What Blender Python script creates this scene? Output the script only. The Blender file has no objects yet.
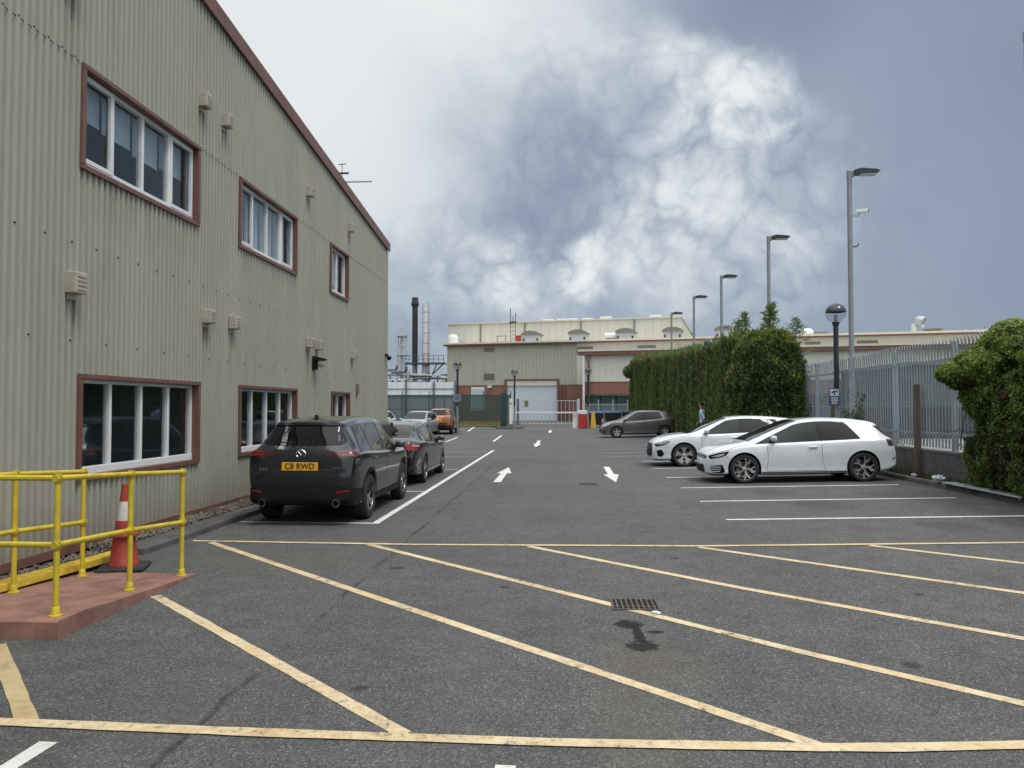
import bpy, bmesh, math, random
import numpy as np
from mathutils import Vector, Matrix
from mathutils.bvhtree import BVHTree
R = math.radians
PI = math.pi
rng = np.random.default_rng(7)
random.seed(7)
scene = bpy.context.scene
COL = scene.collection

# ------------------------------------------------------------------ helpers
def tag(o, label=None, cat=None, group=None, kind=None):
    if label: o['label'] = label
    if cat: o['category'] = cat
    if group: o['group'] = group
    if kind: o['kind'] = kind
    return o

def empty(name, loc=(0, 0, 0), rz=0.0, label=None, cat=None, group=None):
    o = bpy.data.objects.new(name, None)
    COL.objects.link(o)
    o.empty_display_size = 0.2
    o.location = loc
    o.rotation_euler = (0, 0, rz)
    return tag(o, label, cat, group)

def link_mesh(name, me, mats, parent=None, smooth=None):
    if not isinstance(mats, (list, tuple)): mats = [mats]
    if len(me.materials) == 0:
        for m in mats: me.materials.append(m)
    if smooth is not None:
        for p in me.polygons: p.use_smooth = True
        if smooth < 179: me.set_sharp_from_angle(angle=R(smooth))
    o = bpy.data.objects.new(name, me)
    COL.objects.link(o)
    if parent: o.parent = parent
    return o

def children_of(o): return list(o.children)

def copy_tree(o, parent=None):
    c = o.copy(); COL.objects.link(c)
    if parent is not None: c.parent = parent
    for ch in children_of(o): copy_tree(ch, c)
    return c

class MB:
    """collects shapes, builds one mesh object"""
    def __init__(self):
        self.v = []; self.f = []; self.m = []
    def add(self, vs, fs, mi=0):
        n = len(self.v)
        self.v.extend([tuple(map(float, p)) for p in vs])
        for f in fs:
            self.f.append(tuple(i + n for i in f)); self.m.append(mi)
        return self
    def box(self, x0, x1, y0, y1, z0, z1, mi=0, rot=None, piv=None):
        vs = [Vector((x, y, z)) for z in (z0, z1) for y in (y0, y1) for x in (x0, x1)]
        if rot is not None:
            pv = Vector(piv) if piv is not None else Vector(((x0 + x1) / 2, (y0 + y1) / 2, (z0 + z1) / 2))
            vs = [rot @ (p - pv) + pv for p in vs]
        return self.add(vs, [(0, 2, 3, 1), (4, 5, 7, 6), (0, 1, 5, 4), (2, 6, 7, 3), (0, 4, 6, 2), (1, 3, 7, 5)], mi)
    def bbox(self, x0, x1, y0, y1, z0, z1, b=0.01, mi=0, rot=None):
        """box with chamfered edges"""
        bm = bmesh.new()
        bmesh.ops.create_cube(bm, size=1)
        for vv in bm.verts:
            vv.co = Vector(((x0 + x1) / 2 + vv.co.x * (x1 - x0), (y0 + y1) / 2 + vv.co.y * (y1 - y0), (z0 + z1) / 2 + vv.co.z * (z1 - z0)))
        bmesh.ops.bevel(bm, geom=bm.edges[:], offset=b, segments=2, affect='EDGES', profile=0.5)
        c = Vector(((x0 + x1) / 2, (y0 + y1) / 2, (z0 + z1) / 2))
        bm.verts.index_update()
        vs = [(rot @ (p.co - c) + c) if rot is not None else p.co.copy() for p in bm.verts]
        fs = [tuple(q.index for q in f.verts) for f in bm.faces]
        bm.free()
        return self.add(vs, fs, mi)
    def tube(self, pts, r, n=8, mi=0, caps=True, r1=None):
        pts = [Vector(p) for p in pts]
        rings = []
        N = len(pts)
        for i, p in enumerate(pts):
            if i == 0: t = pts[1] - p
            elif i == N - 1: t = p - pts[i - 1]
            else: t = (pts[i + 1] - p).normalized() + (p - pts[i - 1]).normalized()
            t.normalize()
            up = Vector((0, 0, 1)) if abs(t.z) < 0.9 else Vector((0, 1, 0))
            a = t.cross(up).normalized(); b = t.cross(a).normalized()
            rr = r if r1 is None else r + (r1 - r) * i / (N - 1)
            rings.append([p + (a * math.cos(2 * PI * k / n) + b * math.sin(2 * PI * k / n)) * rr for k in range(n)])
        vs = [q for rg in rings for q in rg]
        fs = []
        for i in range(N - 1):
            for k in range(n):
                k2 = (k + 1) % n
                fs.append((i * n + k, i * n + k2, (i + 1) * n + k2, (i + 1) * n + k))
        if caps:
            fs.append(tuple(range(n - 1, -1, -1))); fs.append(tuple((N - 1) * n + k for k in range(n)))
        return self.add(vs, fs, mi)
    def lathe(self, prof, c=(0, 0, 0), n=24, mi=0, axis='z', mis=None, caps=True):
        """prof: list of (radius, height)"""
        vs = []; c = Vector(c)
        for (r, h) in prof:
            for k in range(n):
                a = 2 * PI * k / n
                p = Vector((r * math.cos(a), r * math.sin(a), h))
                if axis == 'y': p = Vector((p.x, p.z, p.y))
                if axis == 'x': p = Vector((p.z, p.x, p.y))
                vs.append(c + p)
        n0 = len(self.v)
        self.v.extend([tuple(p) for p in vs])
        for i in range(len(prof) - 1):
            for k in range(n):
                k2 = (k + 1) % n
                self.f.append((n0 + i * n + k, n0 + i * n + k2, n0 + (i + 1) * n + k2, n0 + (i + 1) * n + k))
                self.m.append(mis[i] if mis else mi)
        if caps and prof[0][0] > 1e-4: self.f.append(tuple(n0 + k for k in range(n - 1, -1, -1))); self.m.append(mis[0] if mis else mi)
        if caps and prof[-1][0] > 1e-4: self.f.append(tuple(n0 + (len(prof) - 1) * n + k for k in range(n))); self.m.append(mis[-1] if mis else mi)
        return self
    def prism(self, poly, axis, a, b, mi=0):
        """extrude a polygon along an axis; poly in the two other axes (cyclic order x->yz, y->xz, z->xy)"""
        n = len(poly)
        def P(u, w, t):
            return {'x': (t, u, w), 'y': (u, t, w), 'z': (u, w, t)}[axis]
        vs = [P(u, w, a) for u, w in poly] + [P(u, w, b) for u, w in poly]
        fs = [tuple(range(n - 1, -1, -1)), tuple(range(n, 2 * n))]
        for i in range(n):
            j = (i + 1) % n
            fs.append((i, j, n + j, n + i))
        return self.add(vs, fs, mi)
    def mesh(self, name):
        me = bpy.data.meshes.new(name)
        me.from_pydata(self.v, [], self.f)
        return me
    def build(self, name, mats, parent=None, smooth=None, fix=True):
        me = self.mesh(name)
        if not isinstance(mats, (list, tuple)): mats = [mats]
        for m in mats: me.materials.append(m)
        me.polygons.foreach_set('material_index', self.m)
        if fix:
            bm = bmesh.new(); bm.from_mesh(me)
            bmesh.ops.recalc_face_normals(bm, faces=bm.faces[:])
            bm.to_mesh(me); bm.free()
        me.update()
        return link_mesh(name, me, mats, parent, smooth)

def text_mesh(txt, size, depth=0.002, align='CENTER', bold=0.0):
    cu = bpy.data.curves.new('lettering', 'FONT')
    cu.body = txt; cu.size = size; cu.extrude = depth; cu.offset = bold; cu.align_x = align; cu.align_y = 'CENTER'
    o = bpy.data.objects.new('lettering', cu); COL.objects.link(o)
    dg = bpy.context.evaluated_depsgraph_get()
    me = bpy.data.meshes.new_from_object(o.evaluated_get(dg))
    bpy.data.objects.remove(o)
    me.materials.clear()
    return me

# ------------------------------------------------------------------ materials
def new_mat(name):
    m = bpy.data.materials.new(name); m.use_nodes = True
    nt = m.node_tree
    b = nt.nodes.get('Principled BSDF')
    return m, nt, b

def N(nt, typ, **kw):
    n = nt.nodes.new(typ)
    for k, v in kw.items(): setattr(n, k, v)
    return n

def noise(nt, scale, detail=4, rough=0.55, vec=None, dist=0.0):
    n = N(nt, 'ShaderNodeTexNoise')
    n.inputs['Scale'].default_value = scale; n.inputs['Detail'].default_value = detail
    n.inputs['Roughness'].default_value = rough; n.inputs['Distortion'].default_value = dist
    if vec is not None: nt.links.new(vec, n.inputs['Vector'])
    return n

def ramp(nt, fac, stops):
    r = N(nt, 'ShaderNodeValToRGB')
    e = r.color_ramp.elements
    while len(e) < len(stops): e.new(0.5)
    for q, (p, c) in zip(e, stops):
        q.position = p; q.color = (c[0], c[1], c[2], 1) if len(c) == 3 else c
    nt.links.new(fac, r.inputs['Fac'])
    return r

def mapping(nt, scale=(1, 1, 1), loc=(0, 0, 0), rot=(0, 0, 0), src='Object'):
    tc = N(nt, 'ShaderNodeTexCoord'); mp = N(nt, 'ShaderNodeMapping')
    mp.inputs['Scale'].default_value = scale; mp.inputs['Location'].default_value = loc; mp.inputs['Rotation'].default_value = rot
    nt.links.new(tc.outputs[src], mp.inputs['Vector'])
    return mp.outputs['Vector']

def pmat(name, col, rough=0.6, metal=0.0, var=0.12, scale=6.0, bump=0.0, bscale=60.0, coat=0.0, spec=0.5, stretch=(1, 1, 1)):
    """procedural principled material with mottled tone and optional bump"""
    m, nt, b = new_mat(name)
    v = mapping(nt, stretch)
    n = noise(nt, scale, 6, 0.6, v)
    lo = [max(0, c * (1 - var)) for c in col]; hi = [min(1, c * (1 + var)) for c in col]
    r = ramp(nt, n.outputs['Fac'], [(0.3, lo), (0.7, hi)])
    nt.links.new(r.outputs['Color'], b.inputs['Base Color'])
    b.inputs['Roughness'].default_value = rough; b.inputs['Metallic'].default_value = metal
    b.inputs['Specular IOR Level'].default_value = spec
    if coat: b.inputs['Coat Weight'].default_value = coat; b.inputs['Coat Roughness'].default_value = 0.04
    if bump:
        n2 = noise(nt, bscale, 5, 0.6, v)
        bp = N(nt, 'ShaderNodeBump'); bp.inputs['Strength'].default_value = bump; bp.inputs['Distance'].default_value = 0.01
        nt.links.new(n2.outputs['Fac'], bp.inputs['Height']); nt.links.new(bp.outputs['Normal'], b.inputs['Normal'])
    return m

def paint_mat(name, col, metal=0.0, rough=0.32):
    m, nt, b = new_mat(name)
    v = mapping(nt)
    n = noise(nt, 2.5, 4, 0.6, v)
    lo = [c * 0.94 for c in col]; hi = [min(1, c * 1.05) for c in col]
    r = ramp(nt, n.outputs['Fac'], [(0.35, lo), (0.65, hi)])
    # road film low down on the body
    tc = N(nt, 'ShaderNodeTexCoord'); sx = N(nt, 'ShaderNodeSeparateXYZ'); nt.links.new(tc.outputs['Object'], sx.inputs[0])
    n3 = noise(nt, 9, 5, 0.6, v)
    ad = N(nt, 'ShaderNodeMath', operation='MULTIPLY_ADD'); ad.inputs[1].default_value = -0.25
    nt.links.new(n3.outputs['Fac'], ad.inputs[0]); nt.links.new(sx.outputs['Z'], ad.inputs[2])
    mr = N(nt, 'ShaderNodeMapRange'); mr.inputs['From Min'].default_value = 0.05; mr.inputs['From Max'].default_value = 0.32
    mr.inputs['To Min'].default_value = 0.30; mr.inputs['To Max'].default_value = 0.0
    nt.links.new(ad.outputs[0], mr.inputs['Value'])
    mx = N(nt, 'ShaderNodeMix', data_type='RGBA'); mx.inputs[7].default_value = (0.16, 0.145, 0.12, 1)
    nt.links.new(mr.outputs[0], mx.inputs[0]); nt.links.new(r.outputs['Color'], mx.inputs[6])
    nt.links.new(mx.outputs[2], b.inputs['Base Color'])
    rr = N(nt, 'ShaderNodeMapRange'); rr.inputs['To Min'].default_value = rough; rr.inputs['To Max'].default_value = 0.75
    nt.links.new(mr.outputs[0], rr.inputs['Value']); nt.links.new(rr.outputs[0], b.inputs['Roughness'])
    b.inputs['Metallic'].default_value = metal
    b.inputs['Coat Weight'].default_value = 0.9; b.inputs['Coat Roughness'].default_value = 0.05
    return m

def thin_glass(name, tint=(0.75, 0.8, 0.8), rough=0.01, ior=1.5, wav=0.0):
    m = bpy.data.materials.new(name); m.use_nodes = True
    nt = m.node_tree; nt.nodes.clear()
    out = N(nt, 'ShaderNodeOutputMaterial'); mix = N(nt, 'ShaderNodeMixShader'); tr = N(nt, 'ShaderNodeBsdfTransparent'); gl = N(nt, 'ShaderNodeBsdfGlossy')
    # symmetric Schlick reflectance: the same seen from either side of the sheet
    ge = N(nt, 'ShaderNodeNewGeometry'); dp = N(nt, 'ShaderNodeVectorMath', operation='DOT_PRODUCT')
    nt.links.new(ge.outputs['Normal'], dp.inputs[0]); nt.links.new(ge.outputs['Incoming'], dp.inputs[1])
    ab = N(nt, 'ShaderNodeMath', operation='ABSOLUTE'); nt.links.new(dp.outputs['Value'], ab.inputs[0])
    om = N(nt, 'ShaderNodeMath', operation='SUBTRACT'); om.inputs[0].default_value = 1.0; nt.links.new(ab.outputs[0], om.inputs[1])
    p5 = N(nt, 'ShaderNodeMath', operation='POWER'); nt.links.new(om.outputs[0], p5.inputs[0]); p5.inputs[1].default_value = 5.0
    f0 = ((ior - 1) / (ior + 1)) ** 2
    fr = N(nt, 'ShaderNodeMath', operation='MULTIPLY_ADD'); nt.links.new(p5.outputs[0], fr.inputs[0]); fr.inputs[1].default_value = 1 - f0; fr.inputs[2].default_value = f0
    tr.inputs[0].default_value = (*tint, 1); gl.inputs['Roughness'].default_value = rough
    nt.links.new(fr.outputs[0], mix.inputs[0]); nt.links.new(tr.outputs[0], mix.inputs[1]); nt.links.new(gl.outputs[0], mix.inputs[2])
    if wav:
        n = noise(nt, 1.2, 2, 0.5, mapping(nt)); bp = N(nt, 'ShaderNodeBump'); bp.inputs['Strength'].default_value = wav; bp.inputs['Distance'].default_value = 0.05
        nt.links.new(n.outputs['Fac'], bp.inputs['Height']); nt.links.new(bp.outputs[0], gl.inputs['Normal'])
    nt.links.new(mix.outputs[0], out.inputs['Surface'])
    return m

M = {}
M['tyre'] = pmat('tyre_rubber', (0.018, 0.018, 0.019), 0.85, var=0.3, scale=20)
M['black'] = pmat('black_plastic', (0.011, 0.011, 0.012), 0.6, var=0.25, scale=12, spec=0.25)
M['gloss_black'] = pmat('gloss_black', (0.008, 0.008, 0.009), 0.15, var=0.1, spec=0.25)
M['arch'] = pmat('arch_liner', (0.008, 0.008, 0.008), 0.95, var=0.2)
M['car_glass'] = pmat('car_window_glass', (0.012, 0.015, 0.016), 0.02, var=0.15, scale=2, spec=0.32)
M['car_glass2'] = pmat('car_tinted_glass', (0.006, 0.006, 0.007), 0.02, var=0.15, scale=2, spec=0.3)
M['alloy'] = pmat('alloy_silver', (0.55, 0.55, 0.56), 0.3, 0.8, var=0.08)
M['alloy_cut'] = pmat('alloy_cut_face', (0.5, 0.46, 0.43), 0.3, 0.7, var=0.08)
M['disc'] = pmat('brake_disc', (0.12, 0.12, 0.12), 0.45, 0.8, var=0.2)
M['red_lens'] = pmat('red_lens', (0.22, 0.012, 0.014), 0.12, var=0.25, scale=14, coat=0.6)
M['dark_lens'] = pmat('dark_red_lens', (0.05, 0.006, 0.008), 0.1, var=0.25, scale=14, coat=0.6)
M['clear_lens'] = pmat('headlamp_lens', (0.42, 0.45, 0.47), 0.08, var=0.35, scale=18, coat=0.7)
M['chrome'] = pmat('chrome', (0.75, 0.76, 0.77), 0.12, 1.0, var=0.05)
M['plate_y'] = pmat('yellow_plate', (0.80, 0.42, 0.015), 0.35, var=0.04)
M['plate_w'] = pmat('white_plate', (0.75, 0.75, 0.72), 0.35, var=0.04)
M['ink'] = pmat('black_ink', (0.012, 0.012, 0.012), 0.5, var=0.1)

# ------------------------------------------------------------------ cars
def pchip(pts):
    xs = np.array([p[0] for p in pts], float); ys = np.array([p[1] for p in pts], float)
    o = np.argsort(xs); xs = xs[o]; ys = ys[o]
    h = np.diff(xs); d = np.diff(ys) / h
    m = np.zeros_like(ys)
    for i in range(1, len(xs) - 1):
        if d[i - 1] * d[i] > 0:
            w1 = 2 * h[i] + h[i - 1]; w2 = h[i] + 2 * h[i - 1]
            m[i] = (w1 + w2) / (w1 / d[i - 1] + w2 / d[i])
    m[0] = d[0]; m[-1] = d[-1]
    def f(x):
        x = min(max(x, xs[0]), xs[-1])
        i = min(int(np.searchsorted(xs, x, 'right')) - 1, len(xs) - 2)
        t = (x - xs[i]) / h[i]
        return float((1 + 2 * t) * (1 - t) ** 2 * ys[i] + t * (1 - t) ** 2 * h[i] * m[i] + t * t * (3 - 2 * t) * ys[i + 1] + t * t * (t - 1) * h[i] * m[i + 1])
    return f

def catmull(P, sub):
    P = [np.array(p, float) for p in P]
    out = []
    for i in range(len(P) - 1):
        p0 = P[max(i - 1, 0)]; p1 = P[i]; p2 = P[i + 1]; p3 = P[min(i + 2, len(P) - 1)]
        if i == 0: p0 = 2 * p1 - p2
        if i == len(P) - 2: p3 = 2 * p2 - p1
        for s in range(sub):
            t = s / sub
            q = 0.5 * ((2 * p1) + (p2 - p0) * t + (2 * p0 - 5 * p1 + 4 * p2 - p3) * t * t + (3 * p1 - p0 - 3 * p2 + p3) * t ** 3) * 1.0
            out.append(q)
    out.append(P[-1])
    return out

class CarShell:
    def __init__(s, sp):
        s.sp = sp
        s.top = pchip(sp['top']); s.belt = pchip(sp['belt']); s.bot = pchip(sp['bot'])
        s.plan = pchip(sp['plan']); s.tw = pchip(sp['tw']); s.edge_drop = pchip(sp['edge'])
        s.x0 = sp['top'][0][0]; s.x1 = sp['top'][-1][0]
        if s.x0 > s.x1: s.x0, s.x1 = s.x1, s.x0
    def section(s, x):
        w = s.plan(x); zt = s.top(x); zs = s.bot(x); zb = min(s.belt(x), zt - 0.02); tw = min(s.tw(x), w * 0.95)
        h = zb - zs; ed = min(s.edge_drop(x), (zt - zb) * 0.8)
        ze = zt - ed
        P = [(0, zs), (0.55 * w, zs), (0.86 * w, zs + 0.01), (0.965 * w, zs + 0.055), (0.966 * w, zs + 0.22 * h), (0.982 * w, zs + 0.42 * h),
             (1.0 * w, zs + 0.66 * h), (0.990 * w, zb - 0.060), (0.955 * w, zb - 0.012), (0.93 * w, zb + 0.012 * min(1, (ze - zb) / 0.05)),
             ((0.93 * w) * 0.5 + tw * 0.5 + 0.012, zb + (ze - zb) * 0.52), (tw, ze), (tw * 0.90, zt - ed * 0.38), (tw * 0.55, zt - ed * 0.08), (0, zt)]
        return catmull(P, 3)
    def mesh(s):
        # stations by arc length of the top profile
        xs = np.arange(s.x0, s.x1 + 1e-6, 0.004); xs[-1] = s.x1
        sel = [xs[0]]; acc = 0
        for a, b in zip(xs[:-1], xs[1:]):
            acc += math.hypot(b - a, s.top(b) - s.top(a)) + 1.5 * abs(s.plan(b) - s.plan(a))
            if acc > 0.045: sel.append(b); acc = 0
        if s.x1 - sel[-1] < 0.01: sel[-1] = s.x1
        else: sel.append(s.x1)
        vs = []; fs = []
        rings = []
        for x in sel:
            sec = s.section(x)
            K = len(sec)
            ring = []
            for k in range(K): ring.append(len(vs)); vs.append((x, sec[k][0], sec[k][1]))
            for k in range(K - 2, 0, -1): ring.append(len(vs)); vs.append((x, -sec[k][0], sec[k][1]))
            rings.append(ring)
        n = len(rings[0])
        for a, b in zip(rings[:-1], rings[1:]):
            for k in range(n):
                k2 = (k + 1) % n
                fs.append((a[k], b[k], b[k2], a[k2]))
        MM = 10
        for ring, x, sg in ((rings[0], sel[0], -1), (rings[-1], sel[-1], 1)):
            wmax = max(vs[i][1] for i in ring); zlo = vs[ring[0]][2]; zhi = vs[ring[K - 1]][2]
            rows = []
            for k in range(1, K - 1):
                li = ring[k]; ri = ring[n - k]
                y = vs[li][1]; z = vs[li][2]
                row = [ri]
                for j in range(1, MM):
                    yy = -y + 2 * y * j / MM
                    tz = (z - zlo) / max(zhi - zlo, 1e-5)
                    b = s.sp['bulge'][0 if sg < 0 else 1] * (1 - (yy / wmax) ** 2) * (math.sin(PI * min(max(tz, 0), 1)) ** 0.5)
                    row.append(len(vs)); vs.append((x + sg * b, yy, z))
                row.append(li)
                rows.append(row)
            for r0, r1 in zip(rows[:-1], rows[1:]):
                for j in range(MM):
                    f = (r0[j], r0[j + 1], r1[j + 1], r1[j])
                    fs.append(f)
            b0 = rows[0]; fs.append(tuple([ring[0]] + b0)) ; b1 = rows[-1]; fs.append(tuple([ring[K - 1]] + b1[::-1]))
        me = bpy.data.meshes.new('body')
        me.from_pydata(vs, [], fs)
        bm = bmesh.new(); bm.from_mesh(me)
        bmesh.ops.remove_doubles(bm, verts=bm.verts[:], dist=1e-5)
        bmesh.ops.recalc_face_normals(bm, faces=bm.faces[:])
        bm.to_mesh(me); bm.free()
        return me

def round_poly(poly, r, seg=4):
    out = []
    n = len(poly)
    for i in range(n):
        p = Vector(poly[i]); a = Vector(poly[i - 1]); b = Vector(poly[(i + 1) % n])
        da = (a - p); db = (b - p)
        rr = min(r, da.length * 0.45, db.length * 0.45)
        pa = p + da.normalized() * rr; pb = p + db.normalized() * rr
        for k in range(seg + 1):
            t = k / seg
            q = pa * (1 - t) ** 2 + p * 2 * t * (1 - t) + pb * t * t
            out.append((q.x, q.y))
    return out

class Patcher:
    def __init__(s, me):
        bm = bmesh.new(); bm.from_mesh(me)
        s.bvh = BVHTree.FromBMesh(bm); bm.free()
    def patch(s, polys, axis, off=0.004, grid=0.05, thick=0.0):
        """polys: list of 2D polygons; axis one of left right rear front top; returns mesh on the shell"""
        bmo = bmesh.new()
        for poly in polys:
            bm = bmesh.new()
            vv = [bm.verts.new((p[0], p[1], 0)) for p in poly]
            try: bm.faces.new(vv)
            except ValueError: bm.free(); continue
            for ax in (0, 1):
                lo = min(p[ax] for p in poly); hi = max(p[ax] for p in poly)
                k = math.ceil(lo / grid) * grid
                while k < hi - 1e-6:
                    co = (k, 0, 0) if ax == 0 else (0, k, 0); no = (1, 0, 0) if ax == 0 else (0, 1, 0)
                    bmesh.ops.bisect_plane(bm, geom=bm.verts[:] + bm.edges[:] + bm.faces[:], plane_co=co, plane_no=no)
                    k += grid
            for q in bm.verts:
                u, w = q.co.x, q.co.y
                if axis == 'left': o, d = Vector((u, 3, w)), Vector((0, -1, 0))
                elif axis == 'right': o, d = Vector((u, -3, w)), Vector((0, 1, 0))
                elif axis == 'rear': o, d = Vector((-6, u, w)), Vector((1, 0, 0))
                elif axis == 'front': o, d = Vector((6, u, w)), Vector((-1, 0, 0))
                else: o, d = Vector((u, w, 5)), Vector((0, 0, -1))
                hit, nr, _, _ = s.bvh.ray_cast(o, d)
                if hit is None:
                    # take the nearest point of the shell along the ray's plane
                    best = s.bvh.find_nearest(o + d * (3 if axis in ('left', 'right') else 5))
                    hit, nr = best[0], best[1]
                if nr.dot(d) > 0: nr = -nr
                q.co = hit + nr * off
            me = bpy.data.meshes.new('t'); bm.to_mesh(me); bm.free()
            bmo.from_mesh(me); bpy.data.meshes.remove(me)
        bmesh.ops.recalc_face_normals(bmo, faces=bmo.faces[:])
        out = bpy.data.meshes.new('patch')
        bmo.to_mesh(out); bmo.free()
        return out
    def put(s, name, polys, axis, mat, parent, off=0.004, grid=0.05, both=False, label=None):
        res = []
        for ax in (['left', 'right'] if both else [axis]):
            o = link_mesh(name, s.patch(polys, ax, off, grid), mat, parent, 60)
            if label: o['label'] = label
            res.append(o)
        return res

def spoke_wheel(parent, pos, sp, side):
    """wheel: brake disc hub, with tyre and rim as children"""
    Rw = sp['R']; W = sp['tyre_w']; x, y, z = pos
    hub = MB().lathe([(0.02, -0.05), (Rw * 0.5, -0.05), (Rw * 0.5, -0.02), (0.06, -0.02), (0.06, 0.0), (0.0, 0.0)], n=28, axis='y')
    wh = hub.build('wheel', M['disc'], parent, 40)
    wh.location = (x, y, z)
    if side < 0: wh.rotation_euler = (0, 0, PI)
    ty = MB(); h = W / 2; rr = sp.get('rim_r', Rw * 0.70)
    prof = [(rr - 0.01, -h), (rr + 0.02, -h), (Rw - 0.035, -h * 1.03), (Rw - 0.008, -h * 0.9), (Rw, -h * 0.75), (Rw, h * 0.75), (Rw - 0.008, h * 0.9), (Rw - 0.035, h * 1.03), (rr + 0.02, h), (rr - 0.01, h * 0.97), (rr - 0.012, h * 0.5), (rr - 0.012, -h)]
    n = 40; vs = []; fs = []
    for (r, t) in prof:
        for k in range(n):
            a = 2 * PI * k / n; vs.append((r * math.cos(a), t, r * math.sin(a)))
    for i in range(len(prof)):
        j = (i + 1) % len(prof)
        for k in range(n):
            k2 = (k + 1) % n; fs.append((i * n + k, i * n + k2, j * n + k2, j * n + k))
    ty.add(vs, fs); ty.build('tyre', M['tyre'], wh, 50)
    rm = MB(); hy = h * 0.86
    rm.lathe([(rr - 0.004, hy - 0.012), (rr - 0.004, hy), (rr - 0.022, hy), (rr - 0.03, hy - 0.03), (rr - 0.03, -hy), (rr - 0.012, -hy)], n=40, axis='y', mi=1, caps=False)
    rm.lathe([(rr - 0.003, hy - 0.006), (rr - 0.003, hy + 0.004), (rr - 0.018, hy + 0.004), (rr - 0.022, hy - 0.006)], n=40, axis='y', mi=0, caps=False)
    kind = sp.get('spokes', 'five')
    def bar(a0, r0, a1, r1, w0, w1, d0=0.0, d1=0.0, mi=0):
        p0 = Vector((r0 * math.cos(a0), 0, r0 * math.sin(a0))); p1 = Vector((r1 * math.cos(a1), 0, r1 * math.sin(a1)))
        t = (p1 - p0).normalized(); s_ = Vector((-t.z, 0, t.x))
        ya, yb = hy - 0.03 + d0, hy - 0.004 + d1
        q = []
        for p, w, yy in ((p0, w0, ya), (p1, w1, yb)):
            q += [p + s_ * w / 2 + Vector((0, yy, 0)), p - s_ * w / 2 + Vector((0, yy, 0)), p - s_ * w * 0.35 + Vector((0, yy - 0.035, 0)), p + s_ * w * 0.35 + Vector((0, yy - 0.035, 0))]
        rm.add(q, [(0, 1, 5, 4), (1, 2, 6, 5), (2, 3, 7, 6), (3, 0, 4, 7), (0, 3, 2, 1), (4, 5, 6, 7)], mi)
    ro = rr - 0.012
    if kind == 'five':
        for k in range(5):
            a = 2 * PI * k / 5 + PI / 2
            bar(a, 0.03, a, ro, 0.075, 0.055)
            for sg in (-1, 1): bar(a, ro * 0.45, a + sg * 0.32, ro, 0.03, 0.045)
    elif kind == 'ygti':
        for k in range(5):
            a = 2 * PI * k / 5 + PI / 2 + 0.25
            bar(a, 0.03, a + 0.10, ro * 0.62, 0.042, 0.034)
            bar(a + 0.08, ro * 0.55, a + 0.42, ro, 0.028, 0.034); bar(a + 0.08, ro * 0.55, a - 0.16, ro, 0.028, 0.034)
            bar(a + 0.16, ro * 0.45, a + 0.55, ro * 0.8, 0.016, 0.02)
    elif kind == 'multi':
        for k in range(10):
            a = 2 * PI * k / 10 + PI / 2 + (0.1 if k % 2 else -0.1)
            bar(a, 0.04, a + (0.03 if k % 2 else -0.03), ro, 0.034, 0.042)
    rm.lathe([(0.052, hy - 0.05), (0.052, hy - 0.012), (0.03, hy - 0.004), (0.0, hy - 0.004)], n=16, axis='y', mi=0)
    rm.build('rim', [M[sp.get('rim_mat', 'alloy')], M['black']], wh, 35)
    return wh

def mirror_mesh(side):
    m = MB()
    prof = []
    vs = []; fs = []
    n = 12
    # lofted pod: stations across car y
    st = [(0.0, 0.35, 0.5), (0.03, 0.8, 0.85), (0.09, 1.0, 1.0), (0.15, 0.95, 0.95), (0.19, 0.7, 0.75), (0.205, 0.3, 0.4)]
    for (yy, sx, sz) in st:
        for k in range(n):
            a = 2 * PI * k / n
            cx = math.cos(a); cz = math.sin(a)
            ex = 0.075 * sx * (abs(cx) ** 0.8) * (1 if cx > 0 else -1); ez = 0.07 * sz * (abs(cz) ** 0.7) * (1 if cz > 0 else -1)
            vs.append((ex if cx > 0 else ex * 0.7, side * yy, ez))
    for i in range(len(st) - 1):
        for k in range(n):
            k2 = (k + 1) % n; fs.append((i * n + k, i * n + k2, (i + 1) * n + k2, (i + 1) * n + k))
    fs.append(tuple(range(n))); fs.append(tuple((len(st) - 1) * n + k for k in range(n)))
    m.add(vs, fs)
    return m

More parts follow.
